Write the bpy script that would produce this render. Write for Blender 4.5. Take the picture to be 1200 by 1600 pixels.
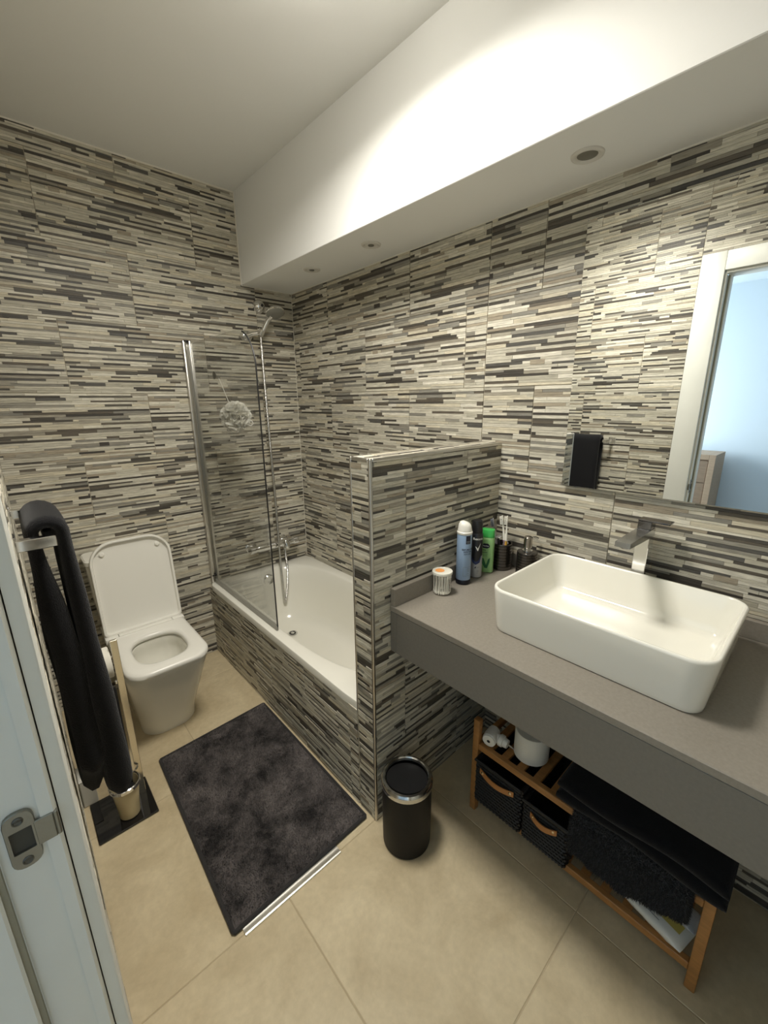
import bpy, bmesh, math, random
from mathutils import Vector, Matrix
import numpy as np

for o in list(bpy.data.objects):
    bpy.data.objects.remove(o, do_unlink=True)
SC = bpy.context.scene
COL = SC.collection

# ------------------------------------------------------------------ camera
cam_d = bpy.data.cameras.new('camera')
cam_d.sensor_fit = 'VERTICAL'
cam_d.sensor_height = 36.0
cam_d.lens = 652.12 * 36.0 / 1600.0
cam_d.clip_start = 0.01
cam = bpy.data.objects.new('camera', cam_d)
COL.objects.link(cam)
RI = Vector((0.73916851, -0.67345121, -0.00966337))
UP = Vector((0.17936346, 0.1829963, 0.96661321))
FW = Vector((0.64919847, 0.71622331, -0.25605764))
cam.matrix_world = Matrix(((RI.x, UP.x, -FW.x, 0.0), (RI.y, UP.y, -FW.y, 0.0), (RI.z, UP.z, -FW.z, 1.5), (0, 0, 0, 1)))
SC.camera = cam

# ------------------------------------------------------------------ world, daylight, exposure
SC.view_settings.view_transform = 'Standard'
SC.view_settings.look = 'None'
SC.view_settings.gamma = 1.0
SC.view_settings.use_curve_mapping = False
SC.view_settings.exposure = 0.0
W = bpy.data.worlds.new('sky')
SC.world = W
W.use_nodes = True
bg = W.node_tree.nodes['Background']
bg.inputs[0].default_value = (0.62, 0.78, 1.0, 1)
bg.inputs[1].default_value = 0.6

def area_light(name, loc, rot, sx, sy, power, color):
    d = bpy.data.lights.new(name, 'AREA')
    d.shape = 'RECTANGLE'; d.size = sx; d.size_y = sy
    d.energy = power; d.color = color
    o = bpy.data.objects.new(name, d)
    o.location = loc; o.rotation_euler = rot
    COL.objects.link(o)
    return o
# daylight entering the bedroom through its window (the opening in wall_bedroom_side)
DAY = area_light('window_daylight', (-1.65, 2.36, 1.35), (math.radians(-90), 0, 0), 1.45, 1.15, 95.0, (0.86, 0.945, 1.0))
LAMP_XY = (0.620, 0.965)
LAMP_POWER = 23.0
LAMP_COLOR = (1.0, 0.955, 0.865)

# ------------------------------------------------------------------ helpers
PI = math.pi

class MB:
    """collects verts and faces of one mesh"""
    def __init__(s):
        s.v = []; s.f = []; s.c = None
    def add(s, vs, fs):
        n = len(s.v)
        s.v += [tuple(map(float, p)) for p in vs]
        s.f += [tuple(i + n for i in f) for f in fs]
        return s
    def box(s, x0, x1, y0, y1, z0, z1):
        v = [(x0, y0, z0), (x1, y0, z0), (x1, y1, z0), (x0, y1, z0), (x0, y0, z1), (x1, y0, z1), (x1, y1, z1), (x0, y1, z1)]
        return s.add(v, [(0, 3, 2, 1), (4, 5, 6, 7), (0, 1, 5, 4), (1, 2, 6, 5), (2, 3, 7, 6), (3, 0, 4, 7)])
    def bbox(s, x0, x1, y0, y1, z0, z1, bev=0.003, seg=2, mtx=None):
        """bevelled box"""
        bm = bmesh.new()
        bmesh.ops.create_cube(bm, size=1.0)
        for v in bm.verts:
            v.co = Vector(((x0 + x1) / 2 + v.co.x * (x1 - x0), (y0 + y1) / 2 + v.co.y * (y1 - y0), (z0 + z1) / 2 + v.co.z * (z1 - z0)))
        b = min(bev, 0.49 * min(x1 - x0, y1 - y0, z1 - z0))
        bmesh.ops.bevel(bm, geom=bm.edges[:], offset=b, segments=seg, profile=0.5, affect='EDGES')
        bm.verts.index_update()
        vs = [(mtx @ v.co if mtx else v.co)[:] for v in bm.verts]
        fs = [[v.index for v in f.verts] for f in bm.faces]
        bm.free()
        return s.add(vs, fs)
    def loft(s, loops, cap0=True, cap1=True, closed=True):
        n = len(loops[0]); vs = []; fs = []
        for L in loops: vs += list(L)
        m = n if closed else n - 1
        for k in range(len(loops) - 1):
            for i in range(m):
                j = (i + 1) % n
                fs.append((k * n + i, k * n + j, (k + 1) * n + j, (k + 1) * n + i))
        if cap0: fs.append(tuple(range(n - 1, -1, -1)))
        if cap1: fs.append(tuple((len(loops) - 1) * n + i for i in range(n)))
        return s.add(vs, fs)
    def lathe(s, prof, cx=0, cy=0, cz=0, n=32, cap0=True, cap1=True, mtx=None):
        loops = []
        for r, z in prof:
            L = [Vector((r * math.cos(2 * PI * i / n), r * math.sin(2 * PI * i / n), z)) for i in range(n)]
            if mtx: L = [mtx @ p for p in L]
            loops.append([(p[0] + cx, p[1] + cy, p[2] + cz) for p in L])
        return s.loft(loops, cap0, cap1)
    def tube(s, pts, rad, n=10, cap=True):
        pts = [Vector(p) for p in pts]
        rr = rad if isinstance(rad, (list, tuple)) else [rad] * len(pts)
        t0 = (pts[1] - pts[0]).normalized()
        u = t0.orthogonal().normalized()
        loops = []
        for i, p in enumerate(pts):
            if i == 0: t = t0
            elif i == len(pts) - 1: t = (pts[i] - pts[i - 1]).normalized()
            else: t = (pts[i + 1] - pts[i - 1]).normalized()
            u = (u - t * u.dot(t)).normalized()
            w = t.cross(u)
            loops.append([p + (u * math.cos(2 * PI * k / n) + w * math.sin(2 * PI * k / n)) * rr[i] for k in range(n)])
        return s.loft(loops, cap, cap)
    def cyl(s, a, b, r, n=20, r2=None):
        return s.tube([a, b], [r, r if r2 is None else r2], n)
    def prism(s, poly, d0, d1, axis='z'):
        """poly in two axes, extruded along the third"""
        def P(a, b, c):
            return {'z': (a, b, c), 'x': (c, a, b), 'y': (a, c, b)}[axis]
        return s.loft([[P(a, b, d0) for a, b in poly], [P(a, b, d1) for a, b in poly]])

def lin(c):
    return tuple(((x / 255.0) / 12.92 if x <= 10 else (((x / 255.0) + 0.055) / 1.055) ** 2.4) for x in c)

def mesh_from(mb, name, smooth=35.0):
    me = bpy.data.meshes.new(name)
    me.from_pydata(mb.v, [], mb.f)
    bm = bmesh.new(); bm.from_mesh(me)
    bmesh.ops.recalc_face_normals(bm, faces=bm.faces)
    bm.to_mesh(me); bm.free()
    if smooth:
        me.shade_smooth()
        me.set_sharp_from_angle(angle=math.radians(smooth))
    return me

def worigin(o):
    p = Vector((0, 0, 0))
    while o is not None:
        p += o.location; o = o.parent
    return p

def obj(name, mb, mat, parent=None, base=None, smooth=35.0):
    """one mesh object; verts are given in world coordinates"""
    if parent is not None: org = worigin(parent)
    elif base is not None: org = Vector(base)
    else:
        a = np.array(mb.v)
        org = Vector(((a[:, 0].min() + a[:, 0].max()) / 2, (a[:, 1].min() + a[:, 1].max()) / 2, a[:, 2].min()))
    mb.v = [(p[0] - org.x, p[1] - org.y, p[2] - org.z) for p in mb.v]
    me = mesh_from(mb, name, smooth)
    for m in (mat if isinstance(mat, (list, tuple)) else [mat]): me.materials.append(m)
    o = bpy.data.objects.new(name, me)
    COL.objects.link(o)
    if parent is not None: o.parent = parent
    else: o.location = org
    return o

def tag(o, label=None, cat=None, group=None, kind=None):
    if label: o['label'] = label
    if cat: o['category'] = cat
    if group: o['group'] = group
    if kind: o['kind'] = kind
    return o

def thing(name, loc, label, cat, group=None):
    o = bpy.data.objects.new(name, None)
    o.empty_display_size = 0.05
    o.location = loc
    COL.objects.link(o)
    return tag(o, label, cat, group)

def struct(name, mb, mat, label=None, base=(0, 0, 0), smooth=35.0):
    o = obj(name, mb, mat, base=base, smooth=smooth)
    return tag(o, label, None, None, 'structure')

def rrect(x0, x1, y0, y1, r, n=8, z=None):
    """rounded rectangle; r may be four radii (x0y0, x1y0, x1y1, x0y1)"""
    rs = r if isinstance(r, (list, tuple)) else [r] * 4
    out = []
    for (cx, cy, rr, a0) in ((x0 + rs[0], y0 + rs[0], rs[0], PI), (x1 - rs[1], y0 + rs[1], rs[1], 1.5 * PI),
                             (x1 - rs[2], y1 - rs[2], rs[2], 0), (x0 + rs[3], y1 - rs[3], rs[3], 0.5 * PI)):
        for k in range(n + 1):
            a = a0 + 0.5 * PI * k / n
            out.append((cx + rr * math.cos(a), cy + rr * math.sin(a)))
    return [(a, b, z) for a, b in out] if z is not None else out

def polar(poly, c, N, z):
    """resample a star-shaped 2-d polygon along N rays from c"""
    out = []
    m = len(poly)
    for k in range(N):
        a = 2 * PI * k / N
        dx, dy = math.cos(a), math.sin(a)
        best = 0.0
        for i in range(m):
            ax, ay = poly[i][0] - c[0], poly[i][1] - c[1]
            bx, by = poly[(i + 1) % m][0] - c[0], poly[(i + 1) % m][1] - c[1]
            ex, ey = bx - ax, by - ay
            den = dx * ey - dy * ex
            if abs(den) < 1e-12: continue
            t = (ax * ey - ay * ex) / den
            s = (ax * dy - ay * dx) / den
            if t > 0 and -1e-9 <= s <= 1 + 1e-9: best = max(best, t)
        out.append((c[0] + dx * best, c[1] + dy * best, z))
    return out

def superell(c, a, b, e, N, z):
    out = []
    for k in range(N):
        t = 2 * PI * k / N
        d = (abs(math.cos(t) / a) ** e + abs(math.sin(t) / b) ** e) ** (-1.0 / e)
        out.append((c[0] + d * math.cos(t), c[1] + d * math.sin(t), z))
    return out

# ------------------------------------------------------------------ materials
def _nt(name):
    m = bpy.data.materials.new(name)
    m.use_nodes = True
    nt = m.node_tree
    return m, nt, nt.nodes['Principled BSDF']

def M(name, col, rough=0.5, metal=0.0, spec=0.5, bump=0.0, bscale=200.0, var=0.0, vscale=8.0, coat=0.0, sheen=0.0, trans=0.0, sss=0.0, stretch=None):
    m, nt, b = _nt(name)
    c = tuple(col) + (1,)
    b.inputs['Base Color'].default_value = c
    b.inputs['Roughness'].default_value = rough
    b.inputs['Metallic'].default_value = metal
    b.inputs['Specular IOR Level'].default_value = spec
    b.inputs['Coat Weight'].default_value = coat
    b.inputs['Coat Roughness'].default_value = 0.05
    b.inputs['Sheen Weight'].default_value = sheen
    b.inputs['Sheen Roughness'].default_value = 0.5
    b.inputs['Transmission Weight'].default_value = trans
    if sss:
        b.inputs['Subsurface Weight'].default_value = sss
        b.inputs['Subsurface Radius'].default_value = (0.02, 0.02, 0.02)
    if bump or var:
        tc = nt.nodes.new('ShaderNodeTexCoord')
        src = tc.outputs['Object']
        if stretch:
            mp = nt.nodes.new('ShaderNodeMapping')
            mp.inputs['Scale'].default_value = stretch
            nt.links.new(src, mp.inputs['Vector']); src = mp.outputs['Vector']
        if bump:
            n = nt.nodes.new('ShaderNodeTexNoise')
            n.inputs['Scale'].default_value = bscale; n.inputs['Detail'].default_value = 3
            nt.links.new(src, n.inputs['Vector'])
            bp = nt.nodes.new('ShaderNodeBump')
            bp.inputs['Strength'].default_value = bump; bp.inputs['Distance'].default_value = 0.002
            nt.links.new(n.outputs['Fac'], bp.inputs['Height'])
            nt.links.new(bp.outputs['Normal'], b.inputs['Normal'])
        if var:
            n2 = nt.nodes.new('ShaderNodeTexNoise')
            n2.inputs['Scale'].default_value = vscale; n2.inputs['Detail'].default_value = 5; n2.inputs['Roughness'].default_value = 0.6
            nt.links.new(src, n2.inputs['Vector'])
            r = nt.nodes.new('ShaderNodeValToRGB')
            r.color_ramp.elements[0].position = 0.32; r.color_ramp.elements[1].position = 0.68
            r.color_ramp.elements[0].color = tuple(x * (1 - var) for x in col) + (1,)
            r.color_ramp.elements[1].color = tuple(min(1, x * (1 + var)) for x in col) + (1,)
            nt.links.new(n2.outputs['Fac'], r.inputs['Fac'])
            nt.links.new(r.outputs['Color'], b.inputs['Base Color'])
    return m

def emission(name, col, strength):
    m, nt, b = _nt(name)
    b.inputs['Base Color'].default_value = (0.8, 0.8, 0.8, 1)
    b.inputs['Emission Color'].default_value = tuple(col) + (1,)
    b.inputs['Emission Strength'].default_value = strength
    return m

def clear(name, tint, refl=0.06, rough=0.02):
    """thin clear sheet: tinted straight-through light plus a fresnel gloss"""
    m, nt, b = _nt(name)
    nt.nodes.remove(b)
    out = nt.nodes['Material Output']
    tr = nt.nodes.new('ShaderNodeBsdfTransparent'); tr.inputs[0].default_value = tuple(tint) + (1,)
    gl = nt.nodes.new('ShaderNodeBsdfGlossy'); gl.inputs['Roughness'].default_value = rough
    lw = nt.nodes.new('ShaderNodeLayerWeight'); lw.inputs['Blend'].default_value = 0.12
    mr = nt.nodes.new('ShaderNodeMapRange')
    mr.inputs['To Min'].default_value = refl; mr.inputs['To Max'].default_value = 0.40
    nt.links.new(lw.outputs['Fresnel'], mr.inputs['Value'])
    mx = nt.nodes.new('ShaderNodeMixShader')
    nt.links.new(mr.outputs['Result'], mx.inputs[0])
    nt.links.new(tr.outputs[0], mx.inputs[1]); nt.links.new(gl.outputs[0], mx.inputs[2])
    nt.links.new(mx.outputs[0], out.inputs['Surface'])
    return m

def strip_tile_mat():
    """ceramic: each strip's own colour comes with the mesh, fine streaks and grain on top"""
    m, nt, b = _nt('strip_ceramic')
    at = nt.nodes.new('ShaderNodeAttribute'); at.attribute_name = 'glaze'
    tc = nt.nodes.new('ShaderNodeTexCoord')
    oi = nt.nodes.new('ShaderNodeObjectInfo')
    sh = nt.nodes.new('ShaderNodeVectorMath'); sh.operation = 'SCALE'
    co = nt.nodes.new('ShaderNodeCombineXYZ')
    mul = nt.nodes.new('ShaderNodeMath'); mul.operation = 'MULTIPLY'; mul.inputs[1].default_value = 17.0
    nt.links.new(oi.outputs['Random'], mul.inputs[0])
    for k in range(3): nt.links.new(mul.outputs[0], co.inputs[k])
    ad = nt.nodes.new('ShaderNodeVectorMath'); ad.operation = 'ADD'
    nt.links.new(tc.outputs['Object'], ad.inputs[0]); nt.links.new(co.outputs[0], ad.inputs[1])
    mp = nt.nodes.new('ShaderNodeMapping'); mp.inputs['Scale'].default_value = (14, 160, 1)
    nt.links.new(ad.outputs[0], mp.inputs['Vector'])
    n1 = nt.nodes.new('ShaderNodeTexNoise'); n1.inputs['Scale'].default_value = 1.6; n1.inputs['Detail'].default_value = 5; n1.inputs['Roughness'].default_value = 0.65
    nt.links.new(mp.outputs[0], n1.inputs['Vector'])
    mr = nt.nodes.new('ShaderNodeMapRange'); mr.inputs['From Min'].default_value = 0.25; mr.inputs['From Max'].default_value = 0.75
    mr.inputs['To Min'].default_value = 0.62; mr.inputs['To Max'].default_value = 1.34
    nt.links.new(n1.outputs['Fac'], mr.inputs['Value'])
    mx = nt.nodes.new('ShaderNodeMix'); mx.data_type = 'RGBA'; mx.blend_type = 'MULTIPLY'; mx.inputs[0].default_value = 1.0
    nt.links.new(at.outputs['Color'], mx.inputs[6]); nt.links.new(mr.outputs['Result'], mx.inputs[7])
    nt.links.new(mx.outputs[2], b.inputs['Base Color'])
    b.inputs['Roughness'].default_value = 0.48
    b.inputs['Specular IOR Level'].default_value = 0.4
    n2 = nt.nodes.new('ShaderNodeTexNoise'); n2.inputs['Scale'].default_value = 90; n2.inputs['Detail'].default_value = 4
    nt.links.new(ad.outputs[0], n2.inputs['Vector'])
    bp = nt.nodes.new('ShaderNodeBump'); bp.inputs['Strength'].default_value = 0.35; bp.inputs['Distance'].default_value = 0.0015
    nt.links.new(n2.outputs['Fac'], bp.inputs['Height']); nt.links.new(bp.outputs['Normal'], b.inputs['Normal'])
    return m

def floor_tile_mat():
    m, nt, b = _nt('floor_porcelain')
    tc = nt.nodes.new('ShaderNodeTexCoord'); oi = nt.nodes.new('ShaderNodeObjectInfo')
    mul = nt.nodes.new('ShaderNodeMath'); mul.operation = 'MULTIPLY'; mul.inputs[1].default_value = 31.0
    nt.links.new(oi.outputs['Random'], mul.inputs[0])
    co = nt.nodes.new('ShaderNodeCombineXYZ')
    for k in range(3): nt.links.new(mul.outputs[0], co.inputs[k])
    ad = nt.nodes.new('ShaderNodeVectorMath'); nt.links.new(tc.outputs['Object'], ad.inputs[0]); nt.links.new(co.outputs[0], ad.inputs[1])
    n1 = nt.nodes.new('ShaderNodeTexNoise'); n1.inputs['Scale'].default_value = 5.0; n1.inputs['Detail'].default_value = 7; n1.inputs['Roughness'].default_value = 0.62; n1.inputs['Distortion'].default_value = 0.6
    n2 = nt.nodes.new('ShaderNodeTexNoise'); n2.inputs['Scale'].default_value = 60.0; n2.inputs['Detail'].default_value = 4
    for n in (n1, n2): nt.links.new(ad.outputs[0], n.inputs['Vector'])
    r = nt.nodes.new('ShaderNodeValToRGB')
    r.color_ramp.elements[0].position = 0.3; r.color_ramp.elements[1].position = 0.72
    r.color_ramp.elements[0].color = lin((186, 169, 136)) + (1,)
    r.color_ramp.elements[1].color = lin((216, 201, 168)) + (1,)
    nt.links.new(n1.outputs['Fac'], r.inputs['Fac'])
    mr = nt.nodes.new('ShaderNodeMapRange'); mr.inputs['To Min'].default_value = 0.88; mr.inputs['To Max'].default_value = 1.12
    nt.links.new(n2.outputs['Fac'], mr.inputs['Value'])
    mx = nt.nodes.new('ShaderNodeMix'); mx.data_type = 'RGBA'; mx.blend_type = 'MULTIPLY'; mx.inputs[0].default_value = 1.0
    nt.links.new(r.outputs['Color'], mx.inputs[6]); nt.links.new(mr.outputs['Result'], mx.inputs[7])
    nt.links.new(mx.outputs[2], b.inputs['Base Color'])
    b.inputs['Roughness'].default_value = 0.5
    b.inputs['Specular IOR Level'].default_value = 0.4
    bp = nt.nodes.new('ShaderNodeBump'); bp.inputs['Strength'].default_value = 0.12; bp.inputs['Distance'].default_value = 0.001
    nt.links.new(n2.outputs['Fac'], bp.inputs['Height']); nt.links.new(bp.outputs['Normal'], b.inputs['Normal'])
    return m

STRIP = strip_tile_mat()
FLOORT = floor_tile_mat()
GROUT = M('grout', lin((176, 168, 150)), 0.9)
FGROUT = M('floor_grout', lin((182, 167, 138)), 0.9)
PAINT = M('ceiling_paint', lin((240, 240, 237)), 0.8, spec=0.2, bump=0.12, bscale=90)
LACQ = M('white_lacquer', lin((226, 227, 220)), 0.42, bump=0.05, bscale=60, var=0.03, vscale=5)
CHROME = M('chrome', (0.82, 0.82, 0.82), 0.07, 1.0)
BRUSHED = M('brushed_steel', (0.62, 0.60, 0.56), 0.28, 1.0, bump=0.1, bscale=120, stretch=(1, 1, 12))
CERAM = M('white_ceramic', lin((238, 236, 226)), 0.12, spec=0.5, coat=0.3)
ACRYL = M('tub_acrylic', lin((238, 236, 226)), 0.16, coat=0.2)
SEATP = M('seat_plastic', lin((238, 236, 228)), 0.25)
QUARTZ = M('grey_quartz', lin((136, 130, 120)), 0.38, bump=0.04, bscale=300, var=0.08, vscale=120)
MIRR = M('mirror_silver', (0.93, 0.95, 0.94), 0.0, 1.0)
GLASS = clear('clear_glass', (0.95, 0.955, 0.95), 0.03, 0.008)
DGLASS = M('black_glass', (0.006, 0.006, 0.007), 0.05, coat=0.5)
SEAL = M('dark_seal', (0.012, 0.012, 0.012), 0.5)
BLACKM = M('black_metal', (0.006, 0.006, 0.0065), 0.5, spec=0.25, bump=0.05, bscale=300)
BLACKP = M('black_plastic', (0.012, 0.012, 0.013), 0.35)
WHITEP = M('white_plastic', lin((236, 234, 226)), 0.35)
BAMBOO = M('bamboo', lin((166, 118, 66)), 0.5, var=0.18, vscale=12, stretch=(6, 1, 6), bump=0.05, bscale=60)
LEATHER = M('tan_leather', lin((176, 120, 66)), 0.55, bump=0.1, bscale=200)
PAPER = M('tissue_paper', lin((232, 228, 216)), 0.95, spec=0.1, bump=0.3, bscale=160)
DTOWEL = M('black_terry', (0.011, 0.011, 0.0125), 1.0, spec=0.08, sheen=0.14, bump=0.9, bscale=420)
DARKGAP = M('dark_gap', (0.02, 0.02, 0.02), 0.9)

# ================================================================== THE ROOM
XL, XR, YB, YN = -0.020, 1.4624, 2.4278, -0.45      # left, right, back, near wall faces
ZC, ZS, XS = 2.578, 2.132, 1.145                    # ceiling, soffit underside, soffit face
XT, YH, YI, ZH = 0.775, 0.9143, 1.0106, 1.3391      # half wall: end face, front, bath side, top
XV, ZV, ZVB = 0.85, 0.852, 0.686                    # counter front, top, apron bottom
ZT = 0.4585                                         # bath rim
TW, TH = 0.63, 0.316                                # ceramic tile
ROW0 = 1.550 - 5 * TH                               # height of a tile course joint

# ---- floor: grout bed with separate porcelain tiles
fl = struct('floor', MB().box(XL - 0.15, XR, YN, YB, -0.06, -0.0014), FGROUT, 'beige porcelain tile floor')
def floor_tiles():
    X0, Y0, DX, DY = 0.412, 0.922, 0.622, 0.630
    for i in range(-2, 3):
        for j in range(-3, 4):
            x0, x1 = max(X0 + i * DX, XL - 0.12) + 0.0015, min(X0 + (i + 1) * DX, XR) - 0.0015
            y0, y1 = max(Y0 + j * DY, YN) + 0.0015, min(Y0 + (j + 1) * DY, YB) - 0.0015
            if x1 - x0 < 0.01 or y1 - y0 < 0.01: continue
            mb = MB().bbox(x0, x1, y0, y1, -0.02, 0.0, 0.0012, 1)
            mb.v = [(p[0] - x0, p[1] - y0, p[2]) for p in mb.v]
            me = mesh_from(mb, 'tile'); me.materials.append(FLOORT)
            o = bpy.data.objects.new('tile', me); o.location = (x0, y0, 0); COL.objects.link(o); o.parent = fl
floor_tiles()

# ---- relief ceramic tiles, each cut from thin strips in a light-to-dark glaze
LIGHTS = [lin(c) for c in ((208, 203, 187), (198, 193, 177), (216, 211, 196), (185, 180, 164), (204, 196, 175), (194, 189, 174))]
MIDS = [lin(c) for c in ((158, 152, 138), (146, 142, 131), (162, 152, 134), (138, 135, 126))]
DARKS = [lin(c) for c in ((90, 86, 78), (80, 76, 70), (98, 91, 81), (88, 86, 82), (72, 68, 63))]
TOT2 = 0.019
def make_strips(seed):
    R = random.Random(seed)
    n = 31
    hs = [R.uniform(0.8, 1.25) * (0.86 if k % 2 else 1.12) for k in range(n)]
    tot = sum(hs); v = 0.0; out = []
    for k in range(n):
        h = hs[k] / tot * TH
        u = -R.uniform(0, 0.12)
        last = None
        while u < TW:
            L = R.choice((R.uniform(0.05, 0.12), R.uniform(0.10, 0.22), R.uniform(0.16, 0.34)))
            p = R.random()
            if k % 2: kind = 'd' if p < 0.56 else ('m' if p < 0.74 else 'l')
            else: kind = 'd' if p < 0.09 else ('m' if p < 0.34 else 'l')
            if kind == last == 'd': kind = 'l'
            last = kind
            c = R.choice({'d': DARKS, 'm': MIDS, 'l': LIGHTS}[kind])
            f = R.uniform(0.92, 1.08)
            z = {'d': 0.0024, 'm': 0.0030, 'l': 0.0034}[kind] + R.uniform(-0.0005, 0.0006)
            out.append((u, min(u + L, TW), v, v + h, z, tuple(x * f for x in c)))
            u += L
        v += h
    for q in range(4):                      # a few taller blocks across two courses of strips
        w, h = R.uniform(0.035, 0.11), TOT2 * R.uniform(0.8, 1.0)
        u, v = R.uniform(0, TW - w), R.uniform(0, TH - h)
        c = R.choice(DARKS + MIDS + MIDS)
        out.append((u, u + w, v, v + h, 0.0042, c))
    return out
STRIPS = [make_strips(40 + k) for k in range(7)]
GAP = 0.0011
def tile_mesh(k, c):
    """tile pattern k cut to the rectangle c = (u0, u1, v0, v1); origin at the cut tile's lower left corner"""
    vs = []; fs = []; cols = []
    a0, a1, b0, b1 = c[0] + GAP, c[1] - GAP, c[2] + GAP, c[3] - GAP
    for (u0, u1, v0, v1, z, col) in STRIPS[k]:
        u0, u1, v0, v1 = max(u0, a0), min(u1, a1), max(v0, b0), min(v1, b1)
        if u1 - u0 < 0.0005 or v1 - v0 < 0.0005: continue
        n = len(vs)
        u0 -= c[0]; u1 -= c[0]; v0 -= c[2]; v1 -= c[2]
        e = 0.0004
        vs += [(u0, v0, -0.002), (u1, v0, -0.002), (u1, v1, -0.002), (u0, v1, -0.002), (u0 + e, v0 + e, z), (u1 - e, v0 + e, z), (u1 - e, v1 - e, z), (u0 + e, v1 - e, z)]
        fs += [(n + 4, n + 5, n + 6, n + 7), (n, n + 1, n + 5, n + 4), (n + 1, n + 2, n + 6, n + 5), (n + 2, n + 3, n + 7, n + 6), (n + 3, n, n + 4, n + 7)]
        cols += [col] * 20
    if not vs: return None
    me = bpy.data.meshes.new('tile')
    me.from_pydata(vs, [], fs)
    at = me.attributes.new('glaze', 'FLOAT_COLOR', 'CORNER')
    buf = np.ones((len(cols), 4), np.float32); buf[:, :3] = cols
    at.data.foreach_set('color', buf.ravel())
    me.materials.append(STRIP)
    return me
FULL = {}
def tile_face(wall, org, eu, ev, u_rng, v_rng, ujoint, seed=0, skip=None, stagger=True):
    """tiles a wall face; org + u*eu + v*ev, joints at ujoint + k*TW, shifted half a tile on odd courses"""
    R = random.Random(seed)
    eu, ev = Vector(eu), Vector(ev); en = eu.cross(ev)
    rot = Matrix((eu, ev, en)).transposed().to_4x4()
    j0 = math.floor((v_rng[0] - ROW0) / TH) - 1
    for j in range(j0, j0 + 14):
        vb = ROW0 + j * TH
        v0, v1 = max(vb, v_rng[0]), min(vb + TH, v_rng[1])
        if v1 - v0 < 0.006: continue
        sh = TW / 2 if (stagger and j % 2) else 0.0
        i0 = math.floor((u_rng[0] - ujoint - sh) / TW) - 1
        for i in range(i0, i0 + 14):
            ub = ujoint + sh + i * TW
            u0, u1 = max(ub, u_rng[0]), min(ub + TW, u_rng[1])
            if u1 - u0 < 0.006: continue
            k = R.randrange(len(STRIPS))
            if skip and skip(u0, u1, v0, v1): continue
            c = (round(u0 - ub, 4), round(u1 - ub, 4), round(v0 - vb, 4), round(v1 - vb, 4))
            full = c == (0.0, TW, 0.0, TH)
            if full:
                if k not in FULL: FULL[k] = tile_mesh(k, c)
                me = FULL[k]
            else: me = tile_mesh(k, c)
            if me is None: continue
            o = bpy.data.objects.new('tile', me)
            o.matrix_world = Matrix.Translation(Vector(org) + eu * u0 + ev * v0) @ rot
            COL.objects.link(o); o.parent = wall

# back wall (x runs right, facing -y): joints x=0.277 on the course 1.55..1.866
wb = struct('wall_back', MB().box(XL - 0.10, XR + 0.10, YB, YB + 0.10, -0.06, ZC + 0.06), GROUT, 'back wall of narrow striped relief tiles')
tile_face(wb, (0, YB, 0), (1, 0, 0), (0, 0, 1), (XL, XR), (0, ZC), 0.277 - TW / 2, 1,
          skip=lambda u0, u1, v0, v1: u0 > XT and v1 < ZT - 0.02 or (u0 > XS and v0 > ZS))
# right wall (facing -x): u runs towards -y
wr = struct('wall_right', MB().box(XR, XR + 0.10, YN - 0.1, YB, -0.06, ZC + 0.06), GROUT, 'right wall of narrow striped relief tiles behind mirror and basin')
tile_face(wr, (XR, 0, 0), (0, -1, 0), (0, 0, 1), (-YB, -YI), (0.42, ZS), -1.425, 2)
tile_face(wr, (XR, 0, 0), (0, -1, 0), (0, 0, 1), (-YI, -YN), (0, ZS), -1.425, 3,
          skip=lambda u0, u1, v0, v1: u1 < -YH and v1 < ZH)
# left wall (facing +x): u runs +y; the door opening is left out
DY0, DY1, DZ = -0.245, 0.575, 2.120
lw = MB().box(XL - 0.10, XL, DY1 + 0.026, YB, -0.06, ZC + 0.06).box(XL - 0.10, XL, YN - 0.1, DY0 - 0.026, -0.06, ZC + 0.06).box(XL - 0.10, XL, DY0 - 0.026, DY1 + 0.026, DZ + 0.024, ZC + 0.06)
wl = struct('wall_left', lw, GROUT, 'left wall of narrow striped relief tiles beside the door')
tile_face(wl, (XL, 0, 0), (0, 1, 0), (0, 0, 1), (0.688, YB), (0, ZC), 0.906 - 2 * TW + TW / 2, 4)
tile_face(wl, (XL, 0, 0), (0, 1, 0), (0, 0, 1), (DY0 - 0.113, 0.688), (2.222, ZC), 0.906 - 2 * TW + TW / 2, 5)
tile_face(wl, (XL, 0, 0), (0, 1, 0), (0, 0, 1), (YN, DY0 - 0.113), (0, ZC), 0.906 - 2 * TW + TW / 2, 6)
wn = struct('wall_near', MB().box(XL - 0.10, XR + 0.1, YN - 0.10, YN, -0.06, ZC + 0.06), GROUT, 'near wall of narrow striped relief tiles behind the viewer')
tile_face(wn, (0, YN, 0), (-1, 0, 0), (0, 0, 1), (-XR, -XL), (0, ZC), -0.3, 7)

# half wall between bath and counter, with its chrome edge profiles
wp = struct('wall_partition', MB().box(XT + 0.003, XR, YH + 0.003, YI - 0.003, 0, ZH - 0.003), GROUT, 'tiled half wall with chrome edges between bath and counter')
tile_face(wp, (0, YH + 0.003, 0), (1, 0, 0), (0, 0, 1), (XT + 0.008, XR), (0, ZH - 0.006), 1.240 - 2 * TW, 8)
tile_face(wp, (0, YI - 0.003, 0), (-1, 0, 0), (0, 0, 1), (-XR, -XT - 0.008), (ZT, ZH - 0.006), -1.2, 9)
tile_face(wp, (XT + 0.003, 0, 0), (0, -1, 0), (0, 0, 1), (-YI + 0.007, -YH - 0.008), (0, ZH - 0.006), -1.3, 10, stagger=False)
tile_face(wp, (0, YH, ZH - 0.003), (1, 0, 0), (0, 1, 0), (XT + 0.008, XR), (0.008, YI - YH - 0.008), 0.85 - TW, 11, stagger=False)
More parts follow.
